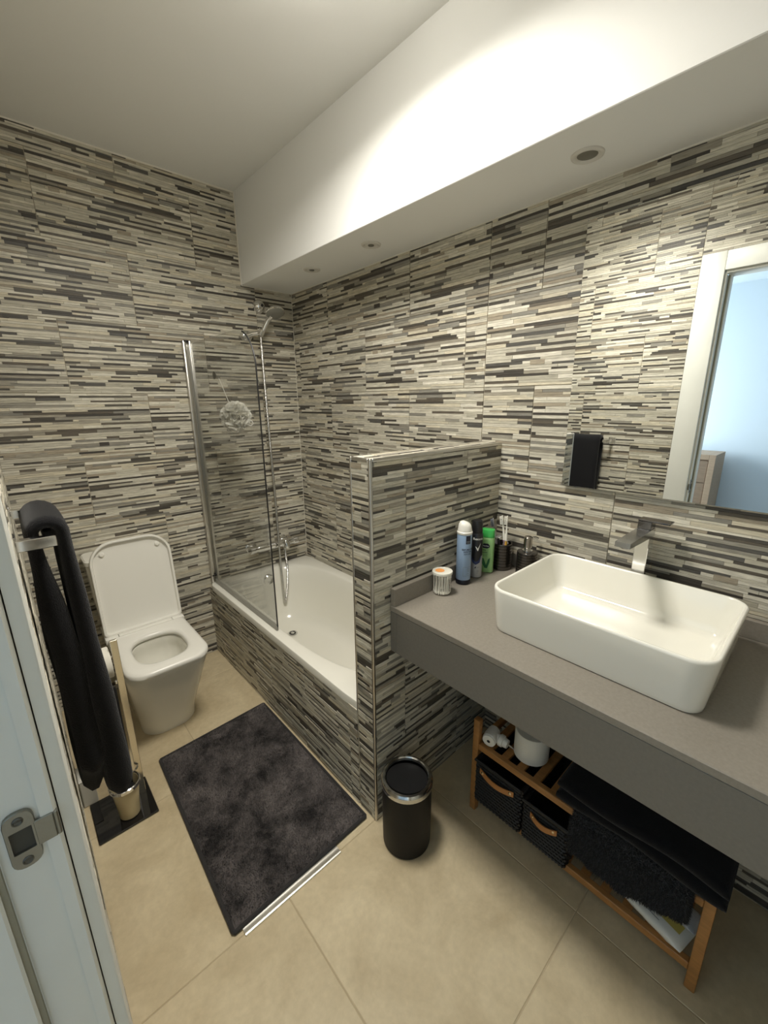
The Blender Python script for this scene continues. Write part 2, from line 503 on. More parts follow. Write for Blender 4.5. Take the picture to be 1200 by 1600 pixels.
def edge_profile(name, x0, x1, y0, y1, z0, z1, parent=wp):
    return obj(name, MB().bbox(x0, x1, y0, y1, z0, z1, 0.0035, 3), BRUSHED, parent)
e = 0.0105
edge_profile('corner_profile', XT - 0.001, XT - 0.001 + e, YH - 0.001, YH - 0.001 + e, 0, ZH + 0.001)
edge_profile('corner_profile', XT - 0.001, XT - 0.001 + e * 0.8, YI - e * 0.8, YI + 0.001, ZT - 0.03, ZH + 0.001)
edge_profile('top_profile', XT + e, XR - 0.003, YH - 0.001, YH - 0.001 + e, ZH - e, ZH + 0.001)
edge_profile('top_profile', XT + e, XR - 0.003, YI - e, YI + 0.001, ZH - e, ZH + 0.001)
edge_profile('top_profile', XT - 0.001, XT - 0.001 + e, YH + e, YI - e, ZH - e, ZH + 0.001)

# tiled bath front
wt = struct('wall_bath_front', MB().box(XT + 0.003, XT + 0.03, YI - 0.002, YB, 0, ZT - 0.032), GROUT, 'dark striped tiles cladding the bath front')
tile_face(wt, (XT + 0.003, 0, 0), (0, -1, 0), (0, 0, 1), (-YB, -YI), (0, ZT - 0.030), -1.374 + TW / 2, 12)

# ceiling with its lowered box over the right wall
ce = struct('ceiling', MB().box(XL - 0.1, XR + 0.1, YN - 0.1, YB + 0.1, ZC, ZC + 0.10), PAINT, 'plain pale painted ceiling')
obj('lowered_box', MB().bbox(XS, XR + 0.004, YN - 0.05, YB + 0.004, ZS, ZC + 0.01, 0.002, 1), PAINT, ce)
# caulk beads
CAULK = M('caulk', lin((228, 224, 212)), 0.5)
struct('trim_1', MB().box(XL, XS, YB - 0.006, YB, ZC - 0.006, ZC), CAULK)
struct('trim_2', MB().box(XS - 0.004, XS, YB - 0.008, YB, ZS, ZC), CAULK)
struct('trim_3', MB().box(XS, XR, YB - 0.006, YB, ZS - 0.004, ZS).box(XR - 0.006, XR, YN, YB, ZS - 0.004, ZS), CAULK)
struct('trim_4', MB().box(XR - 0.005, XR, YB - 0.005, YB, ZT, ZS), CAULK)
struct('trim_5', MB().box(XL, XL + 0.006, YN, YB, ZC - 0.006, ZC), CAULK)

# door frame (strike side at far y, seen close on the left edge; all of it in the mirror)
dr = tag(obj('door_1', MB().prism([(-0.145, 0.563), (-0.098, 0.563), (-0.095, 0.566), (-0.095, 0.575), (-0.145, 0.575)], 0, DZ, 'z'), LACQ, base=(-0.08, 0.575, 0)), 'white lacquered door frame around the open doorway', kind='structure')
obj('gasket', MB().box(-0.0948, -0.0895, 0.569, 0.5755, 0, DZ), M('grey_gasket', lin((150, 146, 128)), 0.7), dr)
obj('jamb', MB().bbox(-0.0895, -0.0295, 0.575, 0.600, 0, DZ, 0.003, 2), LACQ, dr)
obj('edge_bead', MB().prism([(-0.0455, 0.571), (-0.033, 0.571), (-0.0305, 0.574), (-0.0295, 0.578), (-0.0455, 0.578)], 0, DZ, 'z'), LACQ, dr)
obj('casing', MB().prism([(-0.028, 0.580), (-0.0165, 0.580), (-0.0135, 0.5815), (-0.012, 0.585), (-0.012, 0.684), (-0.014, 0.687), (-0.0195, 0.688), (-0.028, 0.688)], 0, 2.222, 'z'), LACQ, dr)
obj('jamb', MB().bbox(-0.145, -0.0295, DY0 - 0.02, DY0, 0, DZ, 0.003, 2), LACQ, dr)
obj('casing', MB().bbox(-0.028, -0.012, DY0 - 0.113, DY0 - 0.004, 0, 2.222, 0.003, 2), LACQ, dr)
obj('head_jamb', MB().bbox(-0.145, -0.0295, DY0, DY1, DZ, DZ + 0.02, 0.003, 2), LACQ, dr)
obj('head_casing', MB().bbox(-0.028, -0.012, DY0 - 0.0035, 0.5795, DZ + 0.012, 2.222, 0.003, 2), LACQ, dr)
def strike():
    yq = 0.571
    STEEL = M('worn_steel', lin((148, 146, 136)), 0.38, 0.85, bump=0.2, bscale=120)
    def ring(pts, inner, d0, d1):
        pass
    out = rrect(-0.0795, -0.0505, 0.962, 1.042, (0.012, 0.012, 0.012, 0.012), 6)
    mb = MB()
    N = 64
    c = (-0.065, 1.002)
    o_ = polar(out, c, N, 0)
    hole = [(-0.0755, 0.986), (-0.0545, 0.986), (-0.0545, 1.018), (-0.0755, 1.018)]
    i_ = polar(hole, c, N, 0)
    y0, y1 = 0.5695, 0.5745
    L = [[(p[0], y1, p[1]) for p in o_], [(p[0], y0 + 0.001, p[1]) for p in o_], [(c[0] + (p[0] - c[0]) * 0.95, y0, c[1] + (p[1] - c[1]) * 0.98) for p in o_],
         [(p[0], y0, p[1]) for p in i_], [(p[0], y1 - 0.0005, p[1]) for p in i_]]
    mb.loft(L, False, False)
    mb.bbox(-0.053, -0.034, y0 - 0.0005, y0 + 0.0025, 0.984, 1.020, 0.001, 1)
    mb.bbox(-0.0345, -0.0295, y0 - 0.0005, y0 + 0.009, 0.984, 1.020, 0.0015, 1)
    s = obj('strike_plate', mb, STEEL, dr)
    s['label'] = 'steel latch plate with two screws'
    obj('latch_recess', MB().box(-0.0755, -0.0545, y1 - 0.0012, y1 - 0.0004, 0.986, 1.018), M('recess', lin((70, 68, 60)), 0.8), s)
    for z in (0.9725, 1.0305):
        m = MB()
        R_ = Matrix.Rotation(math.radians(90), 4, 'X')
        m.lathe([(0.0055, -0.0002), (0.0055, 0.0006), (0.0042, 0.0011), (0.0035, 0.0004), (0.0, 0.0003)], -0.065, y0, z, 16, True, False, R_)
        m.box(-0.068, -0.062, y0 - 0.0006, y0 - 0.0004, z - 0.0006, z + 0.0006)
        obj('screw', m, M('dark_screw', (0.12, 0.12, 0.11), 0.35, 0.9), s)
strike()

# bedroom beyond the door (seen in the mirror)
BEDW = M('bedroom_paint', lin((204, 216, 224)), 0.85, bump=0.05, bscale=80)
BX0, BX1, BY0, BY1, BZ = -2.55, -0.12, -1.7, 2.3, 2.55
struct('floor.001', MB().box(BX0, BX1, BY0, BY1, -0.06, 0.0), M('bedroom_floor', lin((150, 130, 104)), 0.5, var=0.1), 'bedroom floor beyond the door')
struct('ceiling.001', MB().box(BX0, BX1, BY0, BY1, BZ, BZ + 0.08), BEDW, 'bedroom ceiling beyond the door')
struct('wall_bedroom_far', MB().box(BX0 - 0.08, BX0, BY0, BY1, -0.06, BZ + 0.08), BEDW, 'pale bedroom wall seen through the doorway in the mirror')
struct('wall_bedroom_front', MB().box(BX0 - 0.08, BX1, BY0 - 0.08, BY0, -0.06, BZ + 0.08), BEDW, 'end wall of the bedroom')
WX0, WX1, WZ0, WZ1 = -2.40, -0.90, 0.75, 1.95
struct('wall_bedroom_side', MB().box(BX0 - 0.08, WX0, BY1, BY1 + 0.08, -0.06, BZ + 0.08).box(WX1, BX1, BY1, BY1 + 0.08, -0.06, BZ + 0.08)
       .box(WX0, WX1, BY1, BY1 + 0.08, -0.06, WZ0).box(WX0, WX1, BY1, BY1 + 0.08, WZ1, BZ + 0.08), BEDW, 'bedroom wall with the window opening')
struct('wall_bedroom_inner', MB().box(BX1 - 0.005, BX1 + 0.0, DY1 + 0.02, BY1, -0.06, BZ + 0.08).box(BX1 - 0.005, BX1, BY0, DY0 - 0.02, -0.06, BZ + 0.08).box(BX1 - 0.005, BX1, DY0 - 0.02, DY1 + 0.02, DZ + 0.02, BZ + 0.08), BEDW, 'bedroom side of the bathroom wall')
wf = MB()
for (x0, x1, z0, z1) in ((WX0, WX0 + 0.05, WZ0, WZ1), (WX1 - 0.05, WX1, WZ0, WZ1), (WX0 + 0.05, WX1 - 0.05, WZ0, WZ0 + 0.05), (WX0 + 0.05, WX1 - 0.05, WZ1 - 0.05, WZ1), (-1.675, -1.625, WZ0 + 0.05, WZ1 - 0.05)):
    wf.bbox(x0, x1, BY1 + 0.01, BY1 + 0.05, z0, z1, 0.004, 1)
wo = struct('window_1', wf, LACQ, 'white bedroom window frame')
OAK = M('pale_oak', lin((160, 138, 114)), 0.6, var=0.12, vscale=10, stretch=(4, 1, 12))
OAKD = M('drawer_oak', lin((130, 110, 90)), 0.6, var=0.16, vscale=9, stretch=(4, 1, 14))
dx, dy0, dy1, dz = -2.03, 0.795, 1.55, 0.985
ch = thing('chest_of_drawers', (dx - 0.2, (dy0 + dy1) / 2, 0), 'pale oak chest of drawers against bedroom wall, reflected in mirror', 'chest of drawers')
obj('carcass', MB().bbox(dx - 0.42, dx, dy0, dy0 + 0.05, 0, dz, 0.002, 1).bbox(dx - 0.42, dx, dy1 - 0.05, dy1, 0, dz, 0.002, 1).bbox(dx - 0.42, dx, dy0 + 0.05, dy1 - 0.05, dz - 0.05, dz, 0.002, 1).bbox(dx - 0.42, dx - 0.03, dy0 + 0.05, dy1 - 0.05, 0.03, dz - 0.05, 0.002, 1), OAK, ch)
for k in range(4):
    z0 = 0.06 + k * 0.218
    obj('drawer', MB().bbox(dx - 0.035, dx - 0.012, dy0 + 0.054, dy1 - 0.054, z0, z0 + 0.212, 0.003, 1), OAKD, ch)

# ================================================================== CEILING LAMP AND SPOTS
def ceiling_lamp():
    lx, ly = LAMP_XY
    h = 0.180
    t = thing('ceiling_lamp', (lx, ly, ZC), 'square frosted glass ceiling lamp above the bath mat', 'lamp')
    obj('base_plate', MB().bbox(lx - h + 0.02, lx + h - 0.02, ly - h + 0.02, ly + h - 0.02, ZC - 0.0115, ZC, 0.003, 1), WHITEP, t)
    obj('glass_shade', MB().bbox(lx - h, lx + h, ly - h, ly + h, ZC - 0.075, ZC - 0.012, 0.006, 3), emission('lit_opal_glass', LAMP_COLOR, 5.5), t)
    d = bpy.data.lights.new('lamp_light', 'AREA')
    d.shape = 'SQUARE'; d.size = 2 * h - 0.03; d.energy = LAMP_POWER; d.color = LAMP_COLOR; d.spread = math.radians(162)
    o = bpy.data.objects.new('lamp_light', d); COL.objects.link(o)
    o.location = (0, 0, -0.079); o.parent = t
ceiling_lamp()
SPOTG = M('spot_lens', lin((120, 118, 108)), 0.3)
SPOTR = M('spot_ring', lin((214, 211, 203)), 0.4)
for k, (x, y, lab) in enumerate(((1.297, 0.607, 'recessed ceiling spot nearest the mirror, dark lens'), (1.287, 1.484, 'middle recessed ceiling spot of the row'), (1.286, 1.931, 'recessed ceiling spot nearest the shower corner'))):
    t = thing('ceiling_spot', (x, y, ZS), lab, 'spotlight', 'recessed spots in the lowered ceiling')
    obj('ring', MB().lathe([(0.026, 0.002), (0.026, -0.0015), (0.030, -0.005), (0.036, -0.006), (0.041, -0.0035), (0.042, 0.0), (0.042, 0.002)], x, y, ZS, 36, False, False), SPOTR, t)
    obj('lens', MB().lathe([(0.027, -0.0012), (0.02, -0.0026), (0.0, -0.003)], x, y, ZS, 28, False, False), SPOTG if k == 0 else SPOTR, t)
    if k: obj('bulb_cap', MB().lathe([(0.013, -0.003), (0.012, -0.006), (0.0, -0.0065)], x, y, ZS, 20, False, False), SPOTG, t)

# ================================================================== BATH
def bathtub():
    t = thing('bathtub', ((XT + XR) / 2, (YI + YB) / 2, 0), 'white built-in bathtub behind the tiled front', 'bathtub')
    N = 128
    x0, x1, y0, y1 = XT - 0.002, XR - 0.004, YI + 0.001, YB - 0.005
    c = (1.118, 1.73)
    out = [(x0, y0), (x1, y0), (x1, y1), (x0, y1)]
    def rect(ins, z):
        return polar([(x0 + ins, y0 + ins), (x1 - ins, y0 + ins), (x1 - ins, y1 - ins), (x0 + ins, y1 - ins)], c, N, z)
    def inner(ax, ay0, ay1, e, z, dy=0.0):
        L = []
        for k in range(N):
            a = 2 * PI * k / N
            ay = ay1 if math.sin(a) > 0 else ay0
            d = (abs(math.cos(a) / ax) ** e + abs(math.sin(a) / ay) ** e) ** (-1.0 / e)
            L.append((c[0] + d * math.cos(a), c[1] + dy + d * math.sin(a), z))
        return L
    loops = [rect(0.0, ZT - 0.034), rect(0.0, ZT - 0.006), rect(0.002, ZT - 0.001), rect(0.006, ZT),
             inner(0.298, 0.69, 0.655, 3.3, ZT), inner(0.290, 0.682, 0.646, 3.2, ZT - 0.003), inner(0.283, 0.674, 0.638, 3.1, ZT - 0.012),
             inner(0.272, 0.65, 0.618, 2.9, ZT - 0.06), inner(0.262, 0.62, 0.600, 2.8, ZT - 0.14), inner(0.252, 0.585, 0.578, 2.6, ZT - 0.22),
             inner(0.240, 0.55, 0.555, 2.5, ZT - 0.28), inner(0.224, 0.52, 0.530, 2.4, ZT - 0.318), inner(0.200, 0.48, 0.495, 2.3, ZT - 0.338),
             inner(0.165, 0.43, 0.44, 2.2, ZT - 0.345), inner(0.10, 0.28, 0.28, 2.1, ZT - 0.349), inner(0.02, 0.05, 0.05, 2.0, ZT - 0.351)]
    mb = MB().loft(loops, False, True)
    obj('shell', mb, ACRYL, t, smooth=50)
    # drain
    d = (1.128, 2.10)
    zf = ZT - 0.346
    dr_ = obj('drain', MB().lathe([(0.030, zf + 0.001), (0.030, zf + 0.004), (0.026, zf + 0.0055), (0.021, zf + 0.004), (0.020, zf - 0.001)], d[0], d[1], 0, 28, False, False), CHROME, t)
    obj('drain_hole', MB().lathe([(0.0205, zf + 0.0022), (0.0, zf + 0.0018)], d[0], d[1], 0, 24, False, False), DARKGAP, dr_)
    obj('plug', MB().lathe([(0.012, zf + 0.002), (0.012, zf + 0.005), (0.0, zf + 0.006)], d[0], d[1], 0, 24, False, False), CHROME, dr_)
    # overflow
    Rm = Matrix.Rotation(math.radians(97), 4, 'X')
    obj('overflow', MB().lathe([(0.036, -0.006), (0.036, 0.006), (0.031, 0.012), (0.014, 0.014), (0.012, 0.010), (0.0, 0.010)], 1.118, 2.348, 0.398, 32, True, False, Rm), CHROME, t)
bathtub()

# ---- bath screen
def bath_screen():
    t = thing('bath_screen', (0.81, 2.0, ZT), 'clear glass bath screen with rounded top corner on the bath rim', 'shower screen')
    xg = 0.808
    ya, yb, za, zb, r = 1.645, 2.397, ZT + 0.022, 1.795, 0.16
    poly = [(yb, za), (ya, za)]
    for k in range(13):
        a = PI + 0.5 * PI * -k / 12
        poly.append((ya + r + r * math.cos(a), zb - r + r * math.sin(a)))
    poly.append((yb, zb))
    obj('glass_pane', MB().loft([[(xg - 0.003, a, b) for a, b in poly], [(xg + 0.003, a, b) for a, b in poly]]), GLASS, t)
    edge = [(xg, a - (0.002 if i < 10 else 0), b) for i, (a, b) in enumerate(poly[1:12])]
    obj('edge_seal', MB().tube([edge[0]] + edge[1:], 0.0032, 6), SEAL, t)
    obj('bottom_seal', MB().bbox(xg - 0.005, xg + 0.005, ya, yb, ZT + 0.001, za + 0.004, 0.002, 1), M('clear_seal', lin((150, 148, 140)), 0.3), t)
    pr = obj('wall_profile', MB().bbox(0.786, 0.800, YB - 0.03, YB - 0.004, ZT + 0.002, 1.815, 0.003, 2).bbox(0.8145, 0.830, YB - 0.034, YB - 0.004, ZT + 0.002, 1.815, 0.004, 2).box(0.799, 0.816, YB - 0.012, YB - 0.006, ZT + 0.002, 1.813), BRUSHED, t)
    for z in (1.806, 0.50):
        obj('profile_cap', MB().bbox(0.789, 0.828, YB - 0.031, YB - 0.006, z, z + 0.011, 0.002, 1), BLACKP, pr)
bath_screen()

# ---- bath scrubber hanging from a suction hook on the screen
def loofah():
    hx, hy, hz = 0.8115, 2.095, 1.628
    k = thing('suction_hook', (hx, hy, hz), 'small clear suction hook stuck on the bath screen', 'hook')
    Ry = Matrix.Rotation(math.radians(90), 4, 'Y')
    obj('suction_cup', MB().lathe([(0.019, 0.0), (0.017, 0.003), (0.007, 0.008), (0.0, 0.009)], hx, hy, hz, 24, False, False, Ry), M('grey_rubber', lin((120, 116, 104)), 0.3), k)
    obj('hook_arm', MB().tube([(hx + 0.006, hy, hz + 0.004), (hx + 0.014, hy, hz - 0.004), (hx + 0.018, hy, hz - 0.013), (hx + 0.024, hy, hz - 0.013), (hx + 0.026, hy, hz - 0.006)], 0.002, 8), CHROME, k)
    c = Vector((0.900, 2.10, 1.432))
    NET = M('white_mesh', lin((252, 250, 242)), 0.7, sss=0.15, bump=0.6, bscale=260)
    t = thing('bath_puff', c[:], 'white ruffled mesh bath puff hanging by its cord on screen', 'bath puff')
    R = random.Random(5)
    mb = MB()
    for q in range(80):
        # one ruffled leaf: a wavy fan from the core outwards
        ax = Vector((R.gauss(0, 1), R.gauss(0, 1), R.gauss(0, 1))).normalized()
        u = ax.orthogonal().normalized(); w = ax.cross(u)
        rad = R.uniform(0.056, 0.074); n = 20
        ph = R.uniform(0, 6.28); f = R.choice((3, 4, 5)); span = R.uniform(1.6, 2.6); a0 = R.uniform(0, 6.28)
        rows = []
        for s, amp in ((0.25, 0.2), (0.55, 0.55), (0.82, 0.9), (1.0, 1.15)):
            L = []
            for i in range(n):
                a = a0 + span * i / (n - 1)
                wv = math.sin(f * a * 1.7 + ph) * 0.014 * amp + 0.02 * s
                p = c + (u * math.cos(a) + w * math.sin(a)) * rad * s + ax * wv
                L.append(p)
            rows.append(L)
        mb.loft(rows, False, False, closed=False)
    obj('netting', mb, NET, t, smooth=80)
    obj('core', MB().lathe([(0.0, -0.042), (0.032, -0.036), (0.050, -0.014), (0.050, 0.014), (0.032, 0.036), (0.0, 0.046)], c.x, c.y, c.z, 16, False, False), NET, t)
    obj('cord', MB().tube([(hx + 0.021, hy, hz - 0.012), (0.845, 2.095, 1.58), (0.868, 2.095, 1.51), (c.x - 0.006, c.y, c.z + 0.05), (c.x, c.y, c.z + 0.02)], 0.0022, 6), NET, t)
    obj('hanging_loop', MB().tube([(c.x + 0.03, c.y - 0.04, c.z - 0.012), (c.x + 0.055, c.y - 0.062, c.z - 0.02), (c.x + 0.06, c.y - 0.066, c.z - 0.034), (c.x + 0.05, c.y - 0.058, c.z - 0.044), (c.x + 0.03, c.y - 0.04, c.z - 0.036)], 0.003, 6), NET, t)
loofah()

# ---- shower
def shower():
    yw = YB
    Rx = Matrix.Rotation(math.radians(90), 4, 'X')
    # capped shower outlet
    t = thing('wall_rose', (1.238, yw, 2.035), 'domed chrome wall outlet above the hand shower', 'shower fitting')
    obj('dome', MB().lathe([(0.038, 0.0), (0.038, 0.005), (0.034, 0.016), (0.025, 0.027), (0.014, 0.033), (0.013, 0.043), (0.010, 0.048), (0.0, 0.049)], 1.238, yw - 0.001, 2.035, 32, True, False, Rx), CHROME, t)
    obj('outlet_hole', MB().lathe([(0.008, 0.0495), (0.0, 0.0498)], 1.238, yw - 0.001, 2.035, 20, False, False, Rx), DARKGAP, t)
    # bracket
    t = thing('shower_holder', (1.165, yw, 1.872), 'chrome wall bracket holding the hand shower', 'shower holder')
    obj('bracket_base', MB().lathe([(0.030, 0.0), (0.030, 0.012), (0.025, 0.022), (0.014, 0.028), (0.0, 0.029)], 1.145, yw - 0.001, 1.868, 28, True, False, Matrix.Scale(1.25, 4, (1, 0, 0)) @ Rx), CHROME, t)
    obj('bracket_arm', MB().tube([(1.150, yw - 0.022, 1.872), (1.175, yw - 0.045, 1.880), (1.203, yw - 0.060, 1.884)], [0.013, 0.012, 0.013], 14), CHROME, t)
    Rh = Matrix.Rotation(math.radians(20), 4, 'Y') @ Matrix.Rotation(math.radians(25), 4, 'X')
    obj('cradle', MB().lathe([(0.0125, -0.016), (0.0175, -0.016), (0.019, 0.016), (0.0135, 0.016)], 1.208, yw - 0.072, 1.886, 20, False, False, Rh), CHROME, t)
    # hand shower: handle in the cradle, head up and to the right
    a = Vector((1.204, yw - 0.068, 1.868)); b = Vector((1.240, yw - 0.100, 1.950)); hd = Vector((1.268, yw - 0.135, 1.988))
    t = thing('hand_shower', a[:], 'chrome hand shower with round grey head in its bracket', 'hand shower')
    obj('handle', MB().tube([a, a.lerp(b, 0.3), a.lerp(b, 0.7), b, b.lerp(hd, 0.5)], [0.0095, 0.0115, 0.0125, 0.013, 0.014], 16), CHROME, t)
    nrm = Vector((-0.05, -0.42, -0.90)).normalized()
    q = nrm.to_track_quat('Z', 'Y').to_matrix().to_4x4()
    obj('head', MB().lathe([(0.012, -0.024), (0.036, -0.018), (0.052, -0.005), (0.054, 0.004), (0.050, 0.007)], hd.x, hd.y, hd.z, 36, True, False, q), CHROME, t)
    obj('spray_face', MB().lathe([(0.050, 0.0065), (0.046, 0.0085), (0.0, 0.009)], hd.x, hd.y, hd.z, 36, False, False, q), M('spray_grey', lin((150, 150, 144)), 0.3, 0.3), t)
    # hose: straight down, a loop in the bath, back up to the mixer
    hm = M('hose_steel', (0.56, 0.55, 0.53), 0.2, 1.0, bump=0.5, bscale=900, stretch=(0.02, 0.02, 1))
    p0 = a
    pts = []
    keys = [(1.203, yw - 0.070, 1.860), (1.203, yw - 0.074, 1.55), (1.205, yw - 0.080, 1.20), (1.207, yw - 0.086, 0.85), (1.198, yw - 0.105, 0.55), (1.186, yw - 0.135, 0.38), (1.178, yw - 0.158, 0.275), (1.183, yw - 0.162, 0.250), (1.194, yw - 0.158, 0.278), (1.226, yw - 0.130, 0.37), (1.250, yw - 0.095, 0.46), (1.258, yw - 0.070, 0.53), (1.262, yw - 0.062, 0.5662)]
    K = [Vector(k) for k in keys]
    for i in range(len(K) - 1):
        pm, pn = K[max(i - 1, 0)], K[min(i + 2, len(K) - 1)]
        for s in range(6):
            u = s / 6
            pts.append(0.5 * ((2 * K[i]) + (K[i + 1] - pm) * u + (2 * pm - 5 * K[i] + 4 * K[i + 1] - pn) * u * u + (3 * K[i] - pm - 3 * K[i + 1] + pn) * u ** 3))
    pts.append(K[-1])
    h = obj('shower_hose', MB().tube(pts, 0.0075, 10), hm, base=K[0][:])
    tag(h, 'ribbed chrome shower hose looping down into the bathtub', 'hose')
    # mixer
    t = thing('bath_mixer', (1.2, yw, 0.612), 'chrome bath mixer tap on the tiled wall above bathtub', 'tap')
    ym, zm = yw - 0.062, 0.612
    obj('body', MB().tube([(1.045, ym, zm), (1.075, ym, zm), (1.08, ym, zm), (1.285, ym, zm), (1.29, ym, zm), (1.318, ym, zm)], [0.021, 0.021, 0.024, 0.024, 0.021, 0.021], 20), CHROME, t)
    for x in (1.055, 1.275):
        obj('wall_flange', MB().lathe([(0.037, 0.0), (0.037, 0.006), (0.026, 0.012), (0.017, 0.013), (0.017, 0.062)], x, yw - 0.001, zm, 28, True, False, Rx), CHROME, t)
    for x0, x1 in ((1.018, 1.046), (1.318, 1.356)):
        obj('control_knob', MB().tube([(x0, ym, zm), (x0 + 0.004, ym, zm), (x1 - 0.004, ym, zm), (x1, ym, zm)], [0.022, 0.026, 0.026, 0.022], 20), CHROME, t)
    obj('spout', MB().tube([(1.262, ym, zm + 0.012), (1.262, ym - 0.016, zm + 0.006), (1.262, ym - 0.028, zm - 0.012), (1.262, ym - 0.030, zm - 0.032)], [0.022, 0.023, 0.021, 0.016], 18), CHROME, t)
    obj('hose_nut', MB().lathe([(0.011, -0.045), (0.013, -0.043), (0.013, -0.022), (0.011, -0.020)], 1.262, ym, zm, 12, True, True), CHROME, t)
shower()

# ================================================================== TOILET
def toilet():
    cx = 0.3715
    t = thing('toilet', (cx, 2.1, 0), 'white close-coupled toilet with its lid raised', 'toilet')
    N = 96
    c = (cx, 1.99)
    def D(x0, x1, y0, y1, r, rb=0.02): return rrect(x0, x1, y0, y1, (r, r, rb, rb), 10)
    secs = [(0.252, 0.488, 1.918, 2.405, 0.085, 0.0), (0.250, 0.490, 1.915, 2.41, 0.085, 0.012), (0.248, 0.492, 1.905, 2.41, 0.085, 0.06), (0.240, 0.502, 1.885, 2.41, 0.085, 0.12),
            (0.226, 0.518, 1.842, 2.41, 0.085, 0.22), (0.212, 0.531, 1.795, 2.41, 0.085, 0.32), (0.205, 0.538, 1.772, 2.41, 0.085, 0.375), (0.203, 0.540, 1.766, 2.41, 0.085, 0.395), (0.206, 0.537, 1.770, 2.41, 0.083, 0.402)]
    loops = [polar(D(*s[:5]), c, N, s[5]) for s in secs]
    bc = (cx, 1.95)
    def hole(a, b, z, e=2.6, dy=0.0):
        # same ray order as the outer loops
        poly = [(p[0], p[1] + dy) for p in superell(bc, a, b, e, 120, 0)]
        return polar(poly, c, N, z)
    loops += [hole(0.115, 0.148, 0.402), hole(0.108, 0.140, 0.397), hole(0.106, 0.137, 0.37), hole(0.112, 0.142, 0.352), hole(0.105, 0.135, 0.30), hole(0.085, 0.112, 0.25, 2.3), hole(0.06, 0.085, 0.215, 2.1), hole(0.045, 0.065, 0.20, 2.0)]
    obj('bowl', MB().loft(loops, True, True), CERAM, t, smooth=50)
    # seat ring
    so = lambda ins, z: polar(rrect(0.2035 + ins, 0.5405 - ins, 1.746 + ins, 2.165 - ins, (0.085, 0.085, 0.015, 0.015), 10), c, N, z)
    sh = lambda g, z: hole(0.106 + g, 0.130 + g, z, 2.8)
    L = [so(0.004, 0.406), so(0.0, 0.410), so(0.0, 0.424), so(0.004, 0.430), so(0.014, 0.433), sh(0.020, 0.433), sh(0.006, 0.429), sh(0.0, 0.421), sh(0.0, 0.411), sh(0.004, 0.406)]
    L.append(L[0])
    obj('seat', MB().loft(L, False, False), SEATP, t, smooth=50)
    # lid, raised: a shallow tray facing the room
    tilt = math.radians(6.0)
    def lidp(u, v, d):      # u across, v up along the lid, d towards the room
        y = 2.205 + v * math.sin(tilt) - d * math.cos(tilt)
        z = 0.428 + v * math.cos(tilt) + d * math.sin(tilt)
        return (u, y, z)
    hw, H = 0.1735, 0.452
    def outline(ins, n=10):
        r = 0.105
        return rrect(cx - hw + ins, cx + hw - ins, ins, H - ins, (0.018, 0.018, r - ins, r - ins), n)
    def lp(ins, d): return [lidp(a, b, d) for a, b in outline(ins)]
    obj('lid', MB().loft([lp(0.010, -0.010), lp(0.003, -0.007), lp(0.0, 0.0), lp(0.0, 0.016), lp(0.0015, 0.019), lp(0.006, 0.020), lp(0.010, 0.0185), lp(0.013, 0.004), lp(0.018, 0.0015), lp(0.05, 0.001)], True, True), SEATP, t, smooth=50)
    q = Matrix.Rotation(math.radians(90) - tilt, 4, 'X')
    for u, v in ((cx - 0.118, 0.395), (cx + 0.118, 0.395)):
        p = lidp(u, v, 0.001)
        obj('bumper', MB().lathe([(0.011, 0.0), (0.011, 0.006), (0.008, 0.009), (0.0, 0.010)], p[0], p[1], p[2], 20, False, False, q), SEATP, t)
    for x0, x1 in ((0.196, 0.252), (0.491, 0.547)):
        obj('hinge', MB().bbox(x0, x1, 2.160, 2.215, 0.404, 0.432, 0.006, 2), SEATP, t)
    obj('hinge_bar', MB().bbox(0.253, 0.490, 2.163, 2.203, 0.404, 0.4315, 0.003, 2), SEATP, t)
    # cistern
    obj('cistern', MB().loft([rrect(0.215, 0.528, 2.265, 2.412, 0.03, 6, 0.402), rrect(0.200, 0.540, 2.262, 2.416, 0.03, 6, 0.55), rrect(0.190, 0.552, 2.262, 2.418, 0.03, 6, 0.765)]), CERAM, t)
    obj('cistern_lid', MB().loft([rrect(0.188, 0.554, 2.259, 2.419, 0.03, 6, 0.766), rrect(0.184, 0.558, 2.254, 2.419, 0.034, 6, 0.772), rrect(0.184, 0.558, 2.254, 2.419, 0.034, 6, 0.790), rrect(0.190, 0.552, 2.260, 2.416, 0.03, 6, 0.796)]), CERAM, t)
    obj('flush_pull', MB().lathe([(0.016, 0.0), (0.015, 0.004), (0.005, 0.006), (0.0045, 0.034), (0.0075, 0.036), (0.0075, 0.042), (0.0, 0.044)], 0.312, 2.385, 0.796, 20, False, False), WHITEP, t)
toilet()

# ================================================================== LEFT WALL: TOWEL RAIL, TOWEL
def towel_rail():
    zb = 1.243
    t = thing('towel_rail', (XL, 1.16, zb), 'square chrome towel rail on the left wall', 'towel rail')
    for y in (1.005, 1.325):
        a = obj('arm', MB().bbox(XL + 0.004, 0.047, y, y + 0.018, zb - 0.011, zb + 0.011, 0.0015, 1), CHROME, t)
        obj('wall_plate', MB().bbox(XL + 0.001, XL + 0.007, y - 0.012, y + 0.030, zb - 0.022, zb + 0.022, 0.002, 1), CHROME, a)
    obj('bar', MB().bbox(0.029, 0.045, 1.012, 1.335, zb - 0.009, zb + 0.009, 0.0015, 1), CHROME, t)
towel_rail()

